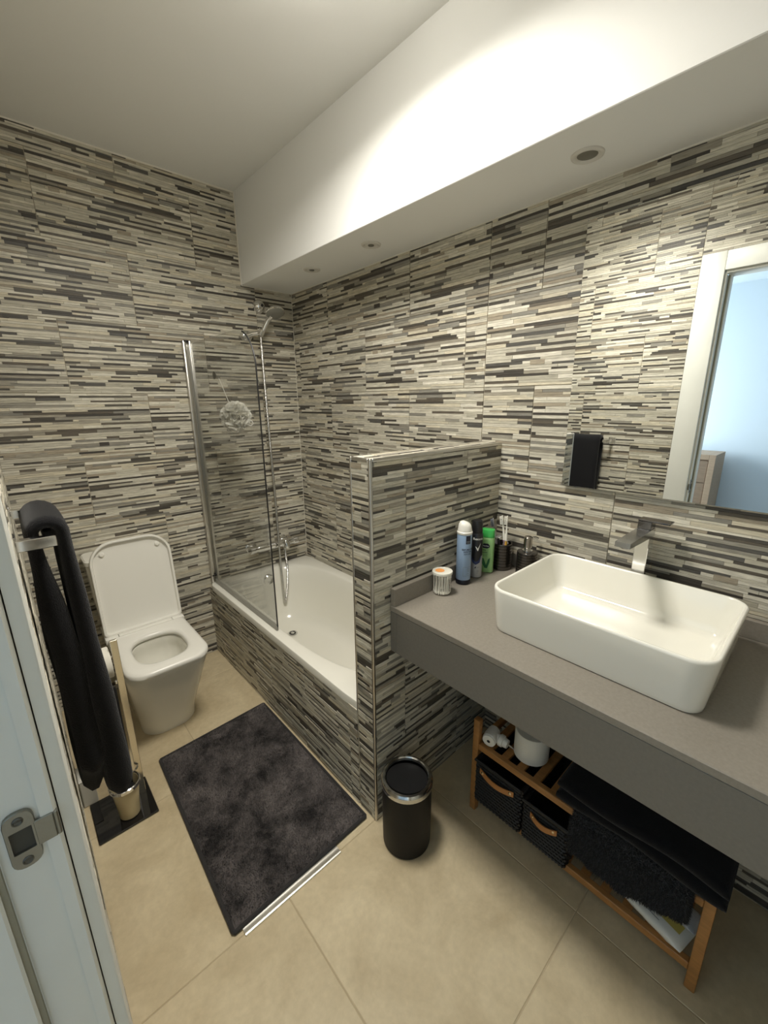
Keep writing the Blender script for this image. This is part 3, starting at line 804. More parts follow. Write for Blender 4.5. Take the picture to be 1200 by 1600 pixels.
def wall_towel():
    R = random.Random(3)
    y0, y1, ny = 1.055, 1.285, 26
    zb = 1.243
    th = 0.0125
    # centre line of the folded towel in (x, z): back flap up, over the bar, front flap down; s is 0 at hems, 1 at the bar
    def centre(v, yy):
        k = (yy - y0) / (y1 - y0)          # 0 near, 1 far
        w1 = math.sin(k * 9.5 + 0.6); w2 = math.sin(k * 6.0 + 2.0)
        zb0 = 0.620 - 0.190 * k + 0.020 * abs(2 * k - 1.2) ** 2 + 0.012 * w1          # back hem
        zf0 = 0.515 - 0.02 * k + 0.030 * abs(2 * k - 0.9) ** 2 + 0.014 * w2          # front hem
        if v < 0.42:                        # back flap
            u = v / 0.42
            z = zb0 + (zb - zb0) * u
            d = 1 - u
            x = 0.0120 + 0.0125 * min(1, d * 2) + 0.003 * w1 * d
            return x, z
        if v < 0.56:
            a = PI - PI * (v - 0.42) / 0.14
            return 0.0375 + 0.0255 * math.cos(a), zb + 0.002 + 0.0245 * math.sin(a)
        u = (v - 0.56) / 0.44
        z = zb + (zf0 - zb) * u
        x = 0.063 + 0.013 * u ** 1.2 + 0.003 * w2 * u - 0.006 * max(0, u - 0.75) * 4
        return x, z
    nv = 64
    vs = []; fs = []
    idx = {}
    for side in (1, -1):
        for j in range(ny):
            k = j / (ny - 1)
            edge = 1.0 - max(0.0, 1 - min(k, 1 - k) * (ny - 1) / 1.6) ** 2 * 0.75    # rounded side edges
            for i in range(nv):
                v = i / (nv - 1)
                yy = y0 + (y1 - y0) * k
                a = centre(max(v - 0.004, 0), yy); b = centre(min(v + 0.004, 1), yy); c = centre(v, yy)
                tx, tz = b[0] - a[0], b[1] - a[1]; L = math.hypot(tx, tz)
                nx, nz = -tz / L, tx / L
                hem = 1.0 - max(0.0, 1 - min(v, 1 - v) * (nv - 1) / 1.6) ** 2 * 0.7
                # the sheet gathers a little towards the hems
                d = abs(v - 0.49) / 0.51
                yc = (y0 + y1) / 2
                yy2 = yc + (yy - yc) * (1 - 0.05 * d) + 0.006 * math.sin(v * 14) * d
                fat = min(1.0, max(0.0, (abs(v - 0.49) - 0.09) / 0.14)); fat = fat * fat * (3 - 2 * fat)
                if v > 0.5: fat = min(1.0, max(0.0, (v - 0.58) / 0.34))
                h = (th + 0.0135 * fat) * edge * hem * (1 + 0.05 * math.sin(v * 40 + k * 9))
                idx[(side, j, i)] = len(vs)
                vs.append((c[0] + side * nx * h, yy2, c[1] + side * nz * h))
    for side in (1, -1):
        for j in range(ny - 1):
            for i in range(nv - 1):
                q = [idx[(side, j, i)], idx[(side, j, i + 1)], idx[(side, j + 1, i + 1)], idx[(side, j + 1, i)]]
                fs.append(q if side == 1 else q[::-1])
    for j in range(ny - 1):
        for i in (0, nv - 1):
            fs.append([idx[(1, j, i)], idx[(1, j + 1, i)], idx[(-1, j + 1, i)], idx[(-1, j, i)]])
    for i in range(nv - 1):
        for j in (0, ny - 1):
            fs.append([idx[(1, j, i)], idx[(1, j, i + 1)], idx[(-1, j, i + 1)], idx[(-1, j, i)]])
    o = obj('bath_towel', MB().add(vs, fs), DTOWEL, base=(0.04, 1.17, zb), smooth=70)
    tag(o, 'long black terry towel hanging over the chrome towel rail', 'towel')
wall_towel()

# ---- paper and brush stand beside the toilet
def paper_stand():
    t = thing('toilet_butler', (0.098, 1.605, 0), 'chrome toilet roll and brush stand on square black glass base', 'toilet roll stand')
    obj('base', MB().bbox(0.003, 0.195, 1.505, 1.707, 0.0005, 0.009, 0.002, 1), DGLASS, t)
    po = obj('post', MB().bbox(0.158, 0.180, 1.622, 1.632, 0.009, 0.690, 0.001, 1), M('satin_steel', (0.75, 0.70, 0.60), 0.16, 1.0), t)
    obj('roll_arm', MB().tube([(0.166, 1.634, 0.612), (0.166, 1.650, 0.612), (0.160, 1.655, 0.612), (0.02, 1.655, 0.612)], 0.005, 10), CHROME, t)
    obj('brush_ring', MB().tube([(0.168, 1.620, 0.150), (0.162, 1.606, 0.150), (0.155, 1.600, 0.150)], 0.004, 8), CHROME, t)
    obj('clip', MB().bbox(0.150, 0.158, 1.618, 1.628, 0.520, 0.533, 0.002, 1), CHROME, t)
    # roll
    r = thing('toilet_roll', (0.09, 1.655, 0.612), 'white toilet roll hanging on the chrome stand beside the toilet', 'toilet roll')
    Ry = Matrix.Rotation(math.radians(90), 4, 'Y')
    obj('paper', MB().lathe([(0.0215, -0.05), (0.054, -0.05), (0.056, -0.048), (0.056, 0.048), (0.054, 0.05), (0.0215, 0.05)], 0.102, 1.655, 0.597, 40, False, False, Ry), PAPER, r)
    obj('core', MB().lathe([(0.0205, -0.05), (0.0215, -0.05), (0.0215, 0.05), (0.0205, 0.05), (0.0205, -0.05)], 0.102, 1.655, 0.597, 28, False, False, Ry), M('card', lin((168, 146, 112)), 0.9), r)
    # brush in its cup
    b = thing('toilet_brush', (0.112, 1.565, 0.009), 'toilet brush with black handle in a cream cup', 'toilet brush')
    CUP = M('cream_cup', lin((196, 182, 146)), 0.2, coat=0.4)
    cup = obj('cup', MB().lathe([(0.030, 0.010), (0.034, 0.013), (0.037, 0.06), (0.043, 0.115), (0.047, 0.150), (0.044, 0.150), (0.040, 0.115), (0.033, 0.03), (0.0, 0.028)], 0.112, 1.565, 0, 40, True, False), CUP, b)
    obj('cup_ring', MB().lathe([(0.0475, 0.138), (0.051, 0.140), (0.051, 0.152), (0.0475, 0.154), (0.0445, 0.152), (0.0445, 0.144)], 0.112, 1.565, 0, 40, False, False), CHROME, cup)
    obj('handle', MB().lathe([(0.005, 0.115), (0.006, 0.16), (0.0110, 0.20), (0.0110, 0.525), (0.009, 0.533), (0.0, 0.535)], 0.1365, 1.590, 0, 20, True, False), BLACKP, b)
    obj('bristles', MB().lathe([(0.018, 0.04), (0.024, 0.05), (0.026, 0.09), (0.028, 0.115), (0.020, 0.121)], 0.118, 1.570, 0, 20, True, True), BLACKP, b)
paper_stand()
t = thing('carton', (0.008, 1.735, 0), 'small pale carton on the floor beside black glass base', 'box')
obj('body', MB().bbox(-0.014, 0.034, 1.712, 1.80, 0.0005, 0.115, 0.003, 1), M('pale_card', lin((206, 204, 194)), 0.7), t)
obj('lid_flap', MB().bbox(-0.015, 0.035, 1.711, 1.801, 0.1155, 0.121, 0.002, 1), M('pale_card_lid', lin((214, 212, 204)), 0.7), t)

# ================================================================== FLOOR: MAT, STRIP, BIN
def pile_mesh(pts, R, length, width, lean):
    """short soft blades standing on the given (point, normal) list"""
    vs = []; fs = []
    for p, n in pts:
        a = R.uniform(0, 2 * PI)
        t = n.orthogonal().normalized(); b = n.cross(t)
        d = t * math.cos(a) + b * math.sin(a); s = t * -math.sin(a) + b * math.cos(a)
        L = length * R.uniform(0.7, 1.25); w = width * R.uniform(0.7, 1.2)
        tip = p + n * L + d * (lean * R.uniform(0.3, 1.0)) * L
        k = len(vs)
        vs += [(p + s * w)[:], (p - s * w)[:], tip[:]]
        fs.append((k, k + 1, k + 2))
    return MB().add(vs, fs)

def mat_pile_material(name, lo, hi, scale):
    m, nt, b = _nt(name)
    tc = nt.nodes.new('ShaderNodeTexCoord')
    n = nt.nodes.new('ShaderNodeTexNoise'); n.inputs['Scale'].default_value = scale; n.inputs['Detail'].default_value = 6; n.inputs['Roughness'].default_value = 0.74; n.inputs['Distortion'].default_value = 0.25
    nt.links.new(tc.outputs['Object'], n.inputs['Vector'])
    r = nt.nodes.new('ShaderNodeValToRGB')
    r.color_ramp.elements[0].position = 0.38; r.color_ramp.elements[1].position = 0.62
    r.color_ramp.elements[0].color = tuple(lo) + (1,); r.color_ramp.elements[1].color = tuple(hi) + (1,)  # light and dark blotches paint the sheen of brushed pile into the colour
    nt.links.new(n.outputs['Fac'], r.inputs['Fac'])
    nt.links.new(r.outputs['Color'], b.inputs['Base Color'])
    b.inputs['Roughness'].default_value = 0.95
    b.inputs['Specular IOR Level'].default_value = 0.15
    b.inputs['Sheen Weight'].default_value = 0.15
    n2 = nt.nodes.new('ShaderNodeTexNoise'); n2.inputs['Scale'].default_value = 320; n2.inputs['Detail'].default_value = 3
    nt.links.new(tc.outputs['Object'], n2.inputs['Vector'])
    bp = nt.nodes.new('ShaderNodeBump'); bp.inputs['Strength'].default_value = 0.8; bp.inputs['Distance'].default_value = 0.003
    nt.links.new(n2.outputs['Fac'], bp.inputs['Height']); nt.links.new(bp.outputs['Normal'], b.inputs['Normal'])
    return m

def bath_mat():
    C4 = [Vector((0.246, 0.940, 0)), Vector((0.756, 0.953, 0)), Vector((0.757, 1.770, 0)), Vector((0.265, 1.752, 0))]
    R = random.Random(8)
    t = thing('bath_mat', (0.50, 1.35, 0), 'charcoal plush bath mat lying along the tiled bath front', 'bath mat')
    MATM = mat_pile_material('mat_pile', (0.020, 0.018, 0.018), (0.140, 0.123, 0.119), 7.0)
    HEM = M('mat_hem', (0.024, 0.022, 0.022), 0.9, bump=0.5, bscale=300, sheen=0.1)
    def P(u, v, z):
        p = C4[0].lerp(C4[1], u).lerp(C4[3].lerp(C4[2], u), v)
        return Vector((p.x, p.y, z))
    def H(u, v):
        e = min(u, 1 - u) * 0.5
        f = min(v, 1 - v) * 0.8
        k = min(1.0, min(e, f) / 0.018)
        rp = 0.0012 * math.sin(u * 21 + v * 9) * math.sin(v * 17 + 2) + 0.001 * math.sin(u * 47 + v * 31)
        return 0.006 + (0.010 + rp) * math.sin(k * PI / 2) + (0.006 * max(0, (v - 0.9)) * 10 * max(0, u - 0.8) * 5)
    nu, nv = 44, 66
    vs = []; fs = []
    for j in range(nv):
        for i in range(nu):
            u, v = i / (nu - 1), j / (nv - 1)
            vs.append(P(u, v, H(u, v))[:])
    for j in range(nv - 1):
        for i in range(nu - 1):
            k = j * nu + i
            fs.append((k, k + 1, k + nu + 1, k + nu))
    mb = MB().add(vs, fs)
    k0 = len(mb.v)
    ring = [(i, 0) for i in range(nu)] + [(nu - 1, j) for j in range(1, nv)] + [(i, nv - 1) for i in range(nu - 2, -1, -1)] + [(0, j) for j in range(nv - 2, 0, -1)]
    low = [(vs[j * nu + i][0], vs[j * nu + i][1], 0.0008) for i, j in ring]
    mb.v += low
    n = len(ring)
    for q in range(n):
        a, b = ring[q], ring[(q + 1) % n]
        mb.f.append((a[1] * nu + a[0], k0 + q, k0 + (q + 1) % n, b[1] * nu + b[0]))
    mb.f.append(tuple(k0 + q for q in range(n)))
    obj('plush_body', mb, MATM, t, smooth=60)
    pts = []
    for q in range(36000):
        u, v = R.uniform(0.014, 0.986), R.uniform(0.009, 0.991)
        pts.append((P(u, v, H(u, v) - 0.001), Vector((0, 0, 1))))
    tag(obj('pile', pile_mesh(pts, R, 0.0065, 0.0013, 0.9), MATM, t, smooth=0), kind='stuff')
    rim = [P(u, 0, 0) for u in np.linspace(0.004, 0.996, 16)] + [P(1, v, 0) for v in np.linspace(0.003, 0.997, 24)] + [P(u, 1, 0) for u in np.linspace(0.996, 0.004, 16)] + [P(0, v, 0) for v in np.linspace(0.997, 0.003, 24)]
    m = len(rim)
    loops = []
    for q in range(m + 1):
        p = rim[q % m]; tg = (rim[(q + 1) % m] - rim[(q - 1) % m]).normalized(); nn = Vector((-tg.y, tg.x, 0))
        loops.append([p + nn * (0.0065 * math.cos(a)) + Vector((0, 0, 0.0072 + 0.0064 * math.sin(a))) for a in [2 * PI * s / 8 for s in range(8)]])
    obj('hem', MB().loft(loops, False, False), HEM, t, smooth=70)
bath_mat()

mb = MB().prism([(0.912, 0.0005), (0.944, 0.0005), (0.944, 0.003), (0.938, 0.0052), (0.934, 0.0042), (0.924, 0.0042), (0.920, 0.0058), (0.914, 0.0055), (0.912, 0.004)], 0.270, 0.613, 'x')
tag(obj('threshold_strip', mb, M('polished_aluminium', (0.86, 0.84, 0.78), 0.36, 1.0), base=(0.44, 0.928, 0)), 'loose shiny metal profile strip at the bath mat edge', 'metal strip')

def bin_():
    x, y = 0.818, 0.800
    t = thing('waste_bin', (x, y, 0), 'black round waste bin with chrome swing-lid rim by half wall', 'waste bin')
    obj('body', MB().lathe([(0.076, 0.0005), (0.081, 0.003), (0.083, 0.012), (0.0845, 0.13), (0.0845, 0.248), (0.082, 0.250)], x, y, 0, 56, True, False), BLACKM, t)
    obj('rim', MB().lathe([(0.0845, 0.246), (0.0885, 0.249), (0.0895, 0.258), (0.0875, 0.267), (0.083, 0.272), (0.076, 0.273), (0.0725, 0.270), (0.0715, 0.262)], x, y, 0, 56, False, False), M('bin_chrome', (0.62, 0.62, 0.61), 0.14, 1.0), t)
    Rt = Matrix.Rotation(math.radians(7), 4, 'Y') @ Matrix.Rotation(math.radians(-5), 4, 'X')
    obj('swing_lid', MB().lathe([(0.0700, -0.006), (0.0702, 0.0), (0.045, -0.005), (0.0, -0.007)], x, y, 0.262, 48, False, False, Rt), M('lid_black', (0.012, 0.012, 0.013), 0.3), t)
bin_()

# ================================================================== COUNTER, BASIN, TAP, MIRROR
def counter():
    y0 = YN + 0.004
    t = thing('vanity_counter', (1.15, 0.25, ZV), 'grey stone vanity counter with deep front apron and upstands', 'counter')
    mb = MB().loft([[(XV + 0.002, y, ZV - 0.02), (XV, y, ZV - 0.018), (XV, y, ZV - 0.002), (XV + 0.002, y, ZV), (XR - 0.002, y, ZV), (XR - 0.002, y, ZV - 0.02)] for y in (y0, YH - 0.003)])
    obj('top_slab', mb, QUARTZ, t)
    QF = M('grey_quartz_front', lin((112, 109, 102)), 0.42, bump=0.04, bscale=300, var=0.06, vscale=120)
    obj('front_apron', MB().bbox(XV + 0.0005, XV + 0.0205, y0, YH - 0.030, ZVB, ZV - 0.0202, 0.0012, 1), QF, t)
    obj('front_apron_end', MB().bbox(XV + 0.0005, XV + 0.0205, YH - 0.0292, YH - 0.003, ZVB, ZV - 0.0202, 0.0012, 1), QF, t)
    obj('side_upstand', MB().bbox(XV + 0.001, XR - 0.022, YH - 0.023, YH - 0.003, ZV, ZV + 0.062, 0.0015, 1), QUARTZ, t)
    obj('back_upstand', MB().bbox(XR - 0.022, XR - 0.003, y0, YH - 0.003, ZV, ZV + 0.055, 0.0015, 1), QUARTZ, t)
    obj('support_bracket', MB().bbox(XV + 0.05, XR - 0.004, -0.34, -0.30, ZV - 0.10, ZV - 0.021, 0.002, 1), QF, t)
counter()

def basin():
    x0, x1, y0, y1 = 0.958, 1.374, 0.088, 0.620
    t = thing('basin', ((x0 + x1) / 2, (y0 + y1) / 2, ZV), 'white rectangular vessel basin on the grey counter', 'basin')
    zt = 0.986
    def rr(i, z, r): return rrect(x0 + i, x1 - i, y0 + i, y1 - i, r, 10, z)
    loops = [rr(0.016, ZV + 0.0008, 0.036), rr(0.0135, ZV + 0.003, 0.040), rr(0.012, ZV + 0.012, 0.042), rr(0.004, zt - 0.05, 0.050), rr(0.0, zt - 0.008, 0.054), rr(0.0004, zt - 0.004, 0.054), rr(0.0025, zt - 0.001, 0.052), rr(0.005, zt, 0.049), rr(0.0085, zt - 0.001, 0.046), rr(0.0105, zt - 0.005, 0.044),
             rr(0.016, zt - 0.03, 0.040), rr(0.030, zt - 0.085, 0.030), rr(0.036, zt - 0.103, 0.026), rr(0.045, zt - 0.1115, 0.020), rr(0.060, zt - 0.114, 0.015), rr(0.14, zt - 0.117, 0.03), rr(0.19, zt - 0.1185, 0.012)]
    obj('bowl', MB().loft(loops, True, True), CERAM, t, smooth=55)
    cx, cy = (x0 + x1) / 2 - 0.025, (y0 + y1) / 2
    obj('drain', MB().lathe([(0.032, zt - 0.1185), (0.031, zt - 0.1155), (0.020, zt - 0.1145), (0.019, zt - 0.1125), (0.0, zt - 0.112)], cx, cy, 0, 32, False, False), CHROME, t)
basin()

def tap():
    yc = 0.363
    t = thing('basin_tap', (1.402, yc, ZV), 'tall square chrome basin tap between basin and wall', 'tap')
    w = 0.0185
    obj('base_plate', MB().bbox(1.378, 1.430, yc - 0.026, yc + 0.026, ZV + 0.0005, ZV + 0.006, 0.0015, 1), CHROME, t)
    obj('column', MB().bbox(1.384, 1.427, yc - w, yc + w, ZV + 0.006, 1.097, 0.0015, 1), CHROME, t)
    # spout: flat bar falling towards the basin
    p = [(1.427, 1.096), (1.427, 1.120), (1.385, 1.1205), (1.212, 1.1195), (1.210, 1.1050), (1.376, 1.0965)]
    obj('spout', MB().loft([[(x, yc - w - 0.001, z) for x, z in p], [(x, yc + w + 0.001, z) for x, z in p]]), M('chrome_dim_reflection', (0.50, 0.50, 0.49), 0.22, 1.0), t)  # metal greyed to paint in the dark reflection along the spout
    obj('aerator', MB().lathe([(0.010, -0.006), (0.010, 0.002)], 1.232, yc, 1.1045, 18, True, True), CHROME, t)
    DARKREFL = M('chrome_dark_reflection', (0.22, 0.22, 0.23), 0.12, 1.0)  # chrome darkened: the lever's dark reflection is painted into its colour
    m = Matrix.Translation((1.402, yc, 1.142)) @ Matrix.Rotation(math.radians(0), 4, 'Z')
    le = obj('lever_block', MB().bbox(-0.020, 0.022, -0.0185, 0.0185, -0.0215, 0.002, 0.0015, 1, m), DARKREFL, t)
    obj('lever_plate', MB().bbox(1.382, 1.424, 0.298, yc + 0.0185, 1.1445, 1.1500, 0.001, 1), DARKREFL, le)
tap()

def mirror():
    y0, y1, z0, z1 = -0.40, 0.6525, 1.209, 2.027
    t = thing('wall_mirror', (1.44, (y0 + y1) / 2, z0), 'large frameless mirror on the tiled wall above basin', 'mirror')
    obj('glass', MB().bbox(1.4392, 1.4442, y0, y1, z0, z1, 0.0010, 1), MIRR, t, smooth=15)
    obj('backing_frame', MB().box(1.4446, XR - 0.004, y0 + 0.03, y1 - 0.03, z0 + 0.03, z1 - 0.03), M('alu_frame', (0.4, 0.4, 0.4), 0.4, 0.8), t)
mirror()

# ================================================================== THINGS ON THE COUNTER
def text_mesh(body, size, bold=False, align='CENTER'):
    cu = bpy.data.curves.new('lettering', 'FONT')
    cu.body = body; cu.size = size; cu.align_x = align; cu.align_y = 'CENTER'
    cu.resolution_u = 2
    if bold: cu.offset = size * 0.018
    o = bpy.data.objects.new('lettering', cu)
    COL.objects.link(o)
    bpy.context.view_layer.update()
    me = bpy.data.meshes.new_from_object(o.evaluated_get(bpy.context.evaluated_depsgraph_get()))
    vs = [v.co.copy() for v in me.vertices]; fs = [tuple(p.vertices) for p in me.polygons]
    bpy.data.objects.remove(o, do_unlink=True)
    bpy.data.curves.remove(cu); bpy.data.meshes.remove(me)
    return vs, fs
def subdivide_long(vs, fs, mx):
    bm = bmesh.new()
    V = [bm.verts.new(v) for v in vs]
    for f in fs:
        try: bm.faces.new([V[i] for i in f])
        except ValueError: pass
    for _ in range(3):
        E_ = [e for e in bm.edges if e.calc_length() > mx]
        if not E_: break
        bmesh.ops.subdivide_edges(bm, edges=E_, cuts=1)
    bmesh.ops.triangulate(bm, faces=bm.faces[:])
    bm.verts.index_update()
    out = [v.co.copy() for v in bm.verts], [tuple(v.index for v in f.verts) for f in bm.faces]
    bm.free(); return out
def wrap(vs, x, y, z, rad, ang, zrad=None):
    """flat (u, v) print onto a cylinder; ang is the azimuth its centre faces"""
    out = []
    for p in vs:
        a = ang + p[0] / rad
        rr = rad
        out.append((x + rr * math.cos(a), y + rr * math.sin(a), z + p[1]))
    return out
def print_on(name, body, size, mat, parent, x, y, z, rad, ang, bold=False):
    vs, fs = text_mesh(body, size, bold)
    return obj(name, MB().add(wrap(vs, x, y, z, rad, ang), fs), mat, parent, smooth=0)
def patch_on(name, poly, mat, parent, x, y, z, rad, ang):
    """thin print on a cylinder: the outline is cut into narrow upright columns that follow the curve"""
    us = [p[0] for p in poly]; u0, u1 = min(us), max(us)
    n = max(2, int((u1 - u0) / 0.002)); m = len(poly)
    cuts = sorted(set([round(u0 + (u1 - u0) * k / n, 6) for k in range(n + 1)] + [round(u, 6) for u in us]))
    def span(u):
        v = []
        for i in range(m):
            (a, c), (b, d) = poly[i], poly[(i + 1) % m]
            if min(a, b) <= u <= max(a, b):
                v += [c, d] if abs(b - a) < 1e-9 else [c + (d - c) * (u - a) / (b - a)]
        return (min(v), max(v)) if v else None
    vs = []; fs = []
    for i in range(len(cuts) - 1):
        e = (cuts[i + 1] - cuts[i]) * 1e-3
        p, q = span(cuts[i] + e), span(cuts[i + 1] - e)
        if not p or not q: continue
        k = len(vs)
        vs += [(cuts[i], p[0], 0), (cuts[i + 1], q[0], 0), (cuts[i + 1], q[1], 0), (cuts[i], p[1], 0)]
        fs.append((k, k + 1, k + 2, k + 3))
    return obj(name, MB().add(wrap(vs, x, y, z, rad, ang), fs), mat, parent, smooth=80)
def rectp(x0, x1, y0, y1): return [(x0, y0), (x1, y0), (x1, y1), (x0, y1)]
INKN = M('ink_navy', lin((24, 28, 48)), 0.5)
INKW = M('ink_white', lin((232, 232, 226)), 0.5)
INKG = M('ink_grey', lin((120, 126, 132)), 0.6)
CAM = Vector((0, 0, 1.5))
def facing(x, y): return math.atan2(-y, -x)

# cotton bud tub
def bud_tub():
    x, y, r = 1.047, 0.858, 0.0335
    t = thing('cotton_bud_tub', (x, y, ZV), 'clear round tub full of white cotton buds on counter end', 'tub')
    TUBC = clear('clear_plastic', (0.985, 0.985, 0.98), 0.02, 0.1)
    obj('cup', MB().lathe([(0.030, 0.0008), (0.0315, 0.002), (r, 0.072), (r + 0.0008, 0.073)], x, y, ZV, 40, True, False), TUBC, t)
    obj('lid', MB().lathe([(r + 0.0008, 0.0735), (r + 0.0018, 0.0745), (r + 0.0018, 0.080), (r + 0.001, 0.0825), (r - 0.004, 0.083), (r - 0.006, 0.0815), (0.0, 0.0815)], x, y, ZV, 40, False, False), M('lid_milky', lin((222, 220, 208)), 0.3), t)
    obj('lid_label', MB().lathe([(0.0, 0.0822), (0.016, 0.0822)], x - 0.004, y + 0.008, ZV, 24, False, False), M('orange_label', lin((234, 160, 92)), 0.5), t)
    a = facing(x, y) + 0.95
    for q, (du, w) in enumerate(((-0.003, 0.0035), (0.004, 0.0022))):
        m = MB()
        R = random.Random(q)
        v = 0.016
        while v < 0.060:
            h = R.uniform(0.002, 0.006)
            vs = wrap([(du - w / 2, v, 0), (du + w / 2, v, 0), (du + w / 2, v + h, 0), (du - w / 2, v + h, 0)], x, y, ZV, r + 0.0003, a)
            m.add(vs, [(0, 1, 2, 3)]); v += h + R.uniform(0.001, 0.003)
        obj('print', m, M('ink_brown', lin((110, 92, 84)), 0.6), t, smooth=0)
    STICK = M('bud_white', lin((250, 247, 236)), 0.9)
    src = None
    R = random.Random(2)
    k = 0
    spots = []
    for ring, n in ((0.0280, 26), (0.0215, 16), (0.0150, 8)):
        for i in range(n): spots.append((ring, 2 * PI * i / n + R.uniform(-0.1, 0.1)))
    for ring, an in spots:
        bx, by = x + ring * math.cos(an), y + ring * math.sin(an)
        if src is None:
            src = o = thing('cotton_bud', (bx, by, ZV + 0.003), None, None)
            s = MB().lathe([(0.0015, 0.010), (0.0015, 0.062)], bx, by, ZV + 0.003, 6, True, True)
            obj('stick', s, STICK, o)
            for z0 in (0.0, 0.056):
                obj('tip', MB().lathe([(0.0, z0), (0.0027, z0 + 0.003), (0.0030, z0 + 0.008), (0.0016, z0 + 0.013), (0.0, z0 + 0.014)], bx, by, ZV + 0.003, 8, False, False), STICK, o)
        else:
            o = src.copy(); COL.objects.link(o)
            o.location = (bx, by, ZV + 0.003)
            for c in src.children:
                d = c.copy(); COL.objects.link(d); d.parent = o
        lean = R.uniform(0.0, 0.10)
        o.rotation_euler = (R.uniform(-0.04, 0.04), R.uniform(-0.04, 0.04), R.uniform(0, 6))
        tag(o, 'white cotton bud standing packed in the clear tub', 'cotton bud', 'cotton buds in the clear tub')
bud_tub()

# shaving foam can
def foam_can():
    x, y, r = 1.168, 0.886, 0.0265
    y = 0.860
    t = thing('shaving_foam', (x, y, ZV), 'tall pale blue aerosol can with white cap', 'aerosol can')
    BLUE = M('can_blue', lin((150, 176, 208)), 0.3, 0.1, coat=0.2)
    obj('can', MB().lathe([(r - 0.001, 0.018), (r, 0.020), (r, 0.186), (r - 0.001, 0.190), (r - 0.004, 0.193)], x, y, ZV, 48, True, True), BLUE, t)
    obj('base_ring', MB().lathe([(r - 0.003, 0.0008), (r, 0.002), (r + 0.0006, 0.006), (r + 0.0006, 0.016), (r - 0.001, 0.0185)], x, y, ZV, 48, True, False), M('can_base', lin((28, 30, 40)), 0.3, 0.4), t)
    a = facing(x, y)
    cap = obj('cap', MB().lathe([(r + 0.0004, 0.190), (r + 0.0012, 0.192), (r + 0.0012, 0.198), (r - 0.001, 0.200), (r - 0.001, 0.204), (r - 0.0025, 0.212)], x, y, ZV, 48, False, False), WHITEP, t)
    # slanted actuator on the cap
    L = []
    for s, z, tl in ((r - 0.0027, 0.2115, 0.0), (r - 0.004, 0.221, 0.12), (r - 0.008, 0.229, 0.22), (r - 0.014, 0.233, 0.26), (0.004, 0.235, 0.28)):
        L.append([(x + s * math.cos(2 * PI * i / 40), y + s * math.sin(2 * PI * i / 40), ZV + z - tl * s * math.sin(2 * PI * i / 40 - a) * 0.9) for i in range(40)])
    obj('nozzle', MB().loft(L, False, True), WHITEP, cap)
    e = r + 0.0004
    b = a + 0.55
    obj_ = patch_on('logo', rectp(-0.009, 0.0095, 0.157, 0.187), INKN, t, x, y, ZV, e, b)
    for z, w in ((0.1665, 0.014), (0.1615, 0.011)):
        patch_on('logo_line', rectp(-w / 2, w / 2, z - 0.0014, z + 0.0014), INKG, obj_, x, y, ZV, e + 0.0003, b)
    print_on('lettering', 'ESPUMA DE', 0.0088, INKN, t, x, y, ZV + 0.136, e, b, True)
    print_on('lettering', 'AFEITAR', 0.0086, INKN, t, x, y, ZV + 0.1275, e, b, True)
    print_on('lettering', 'ESPUMA', 0.0080, INKN, t, x, y, ZV + 0.1190, e, b)
    # thin frame with small text lines
    for q in (rectp(-0.016, -0.0152, 0.036, 0.070), rectp(-0.016, 0.014, 0.0692, 0.070), rectp(-0.016, 0.014, 0.036, 0.0368), rectp(-0.002, 0.012, 0.0630, 0.0640), rectp(-0.001, 0.011, 0.0580, 0.0590), rectp(0.001, 0.010, 0.0530, 0.0540), rectp(-0.004, 0.009, 0.0430, 0.0440)):
        patch_on('fine_print', q, INKG, t, x, y, ZV, e, b)
foam_can()

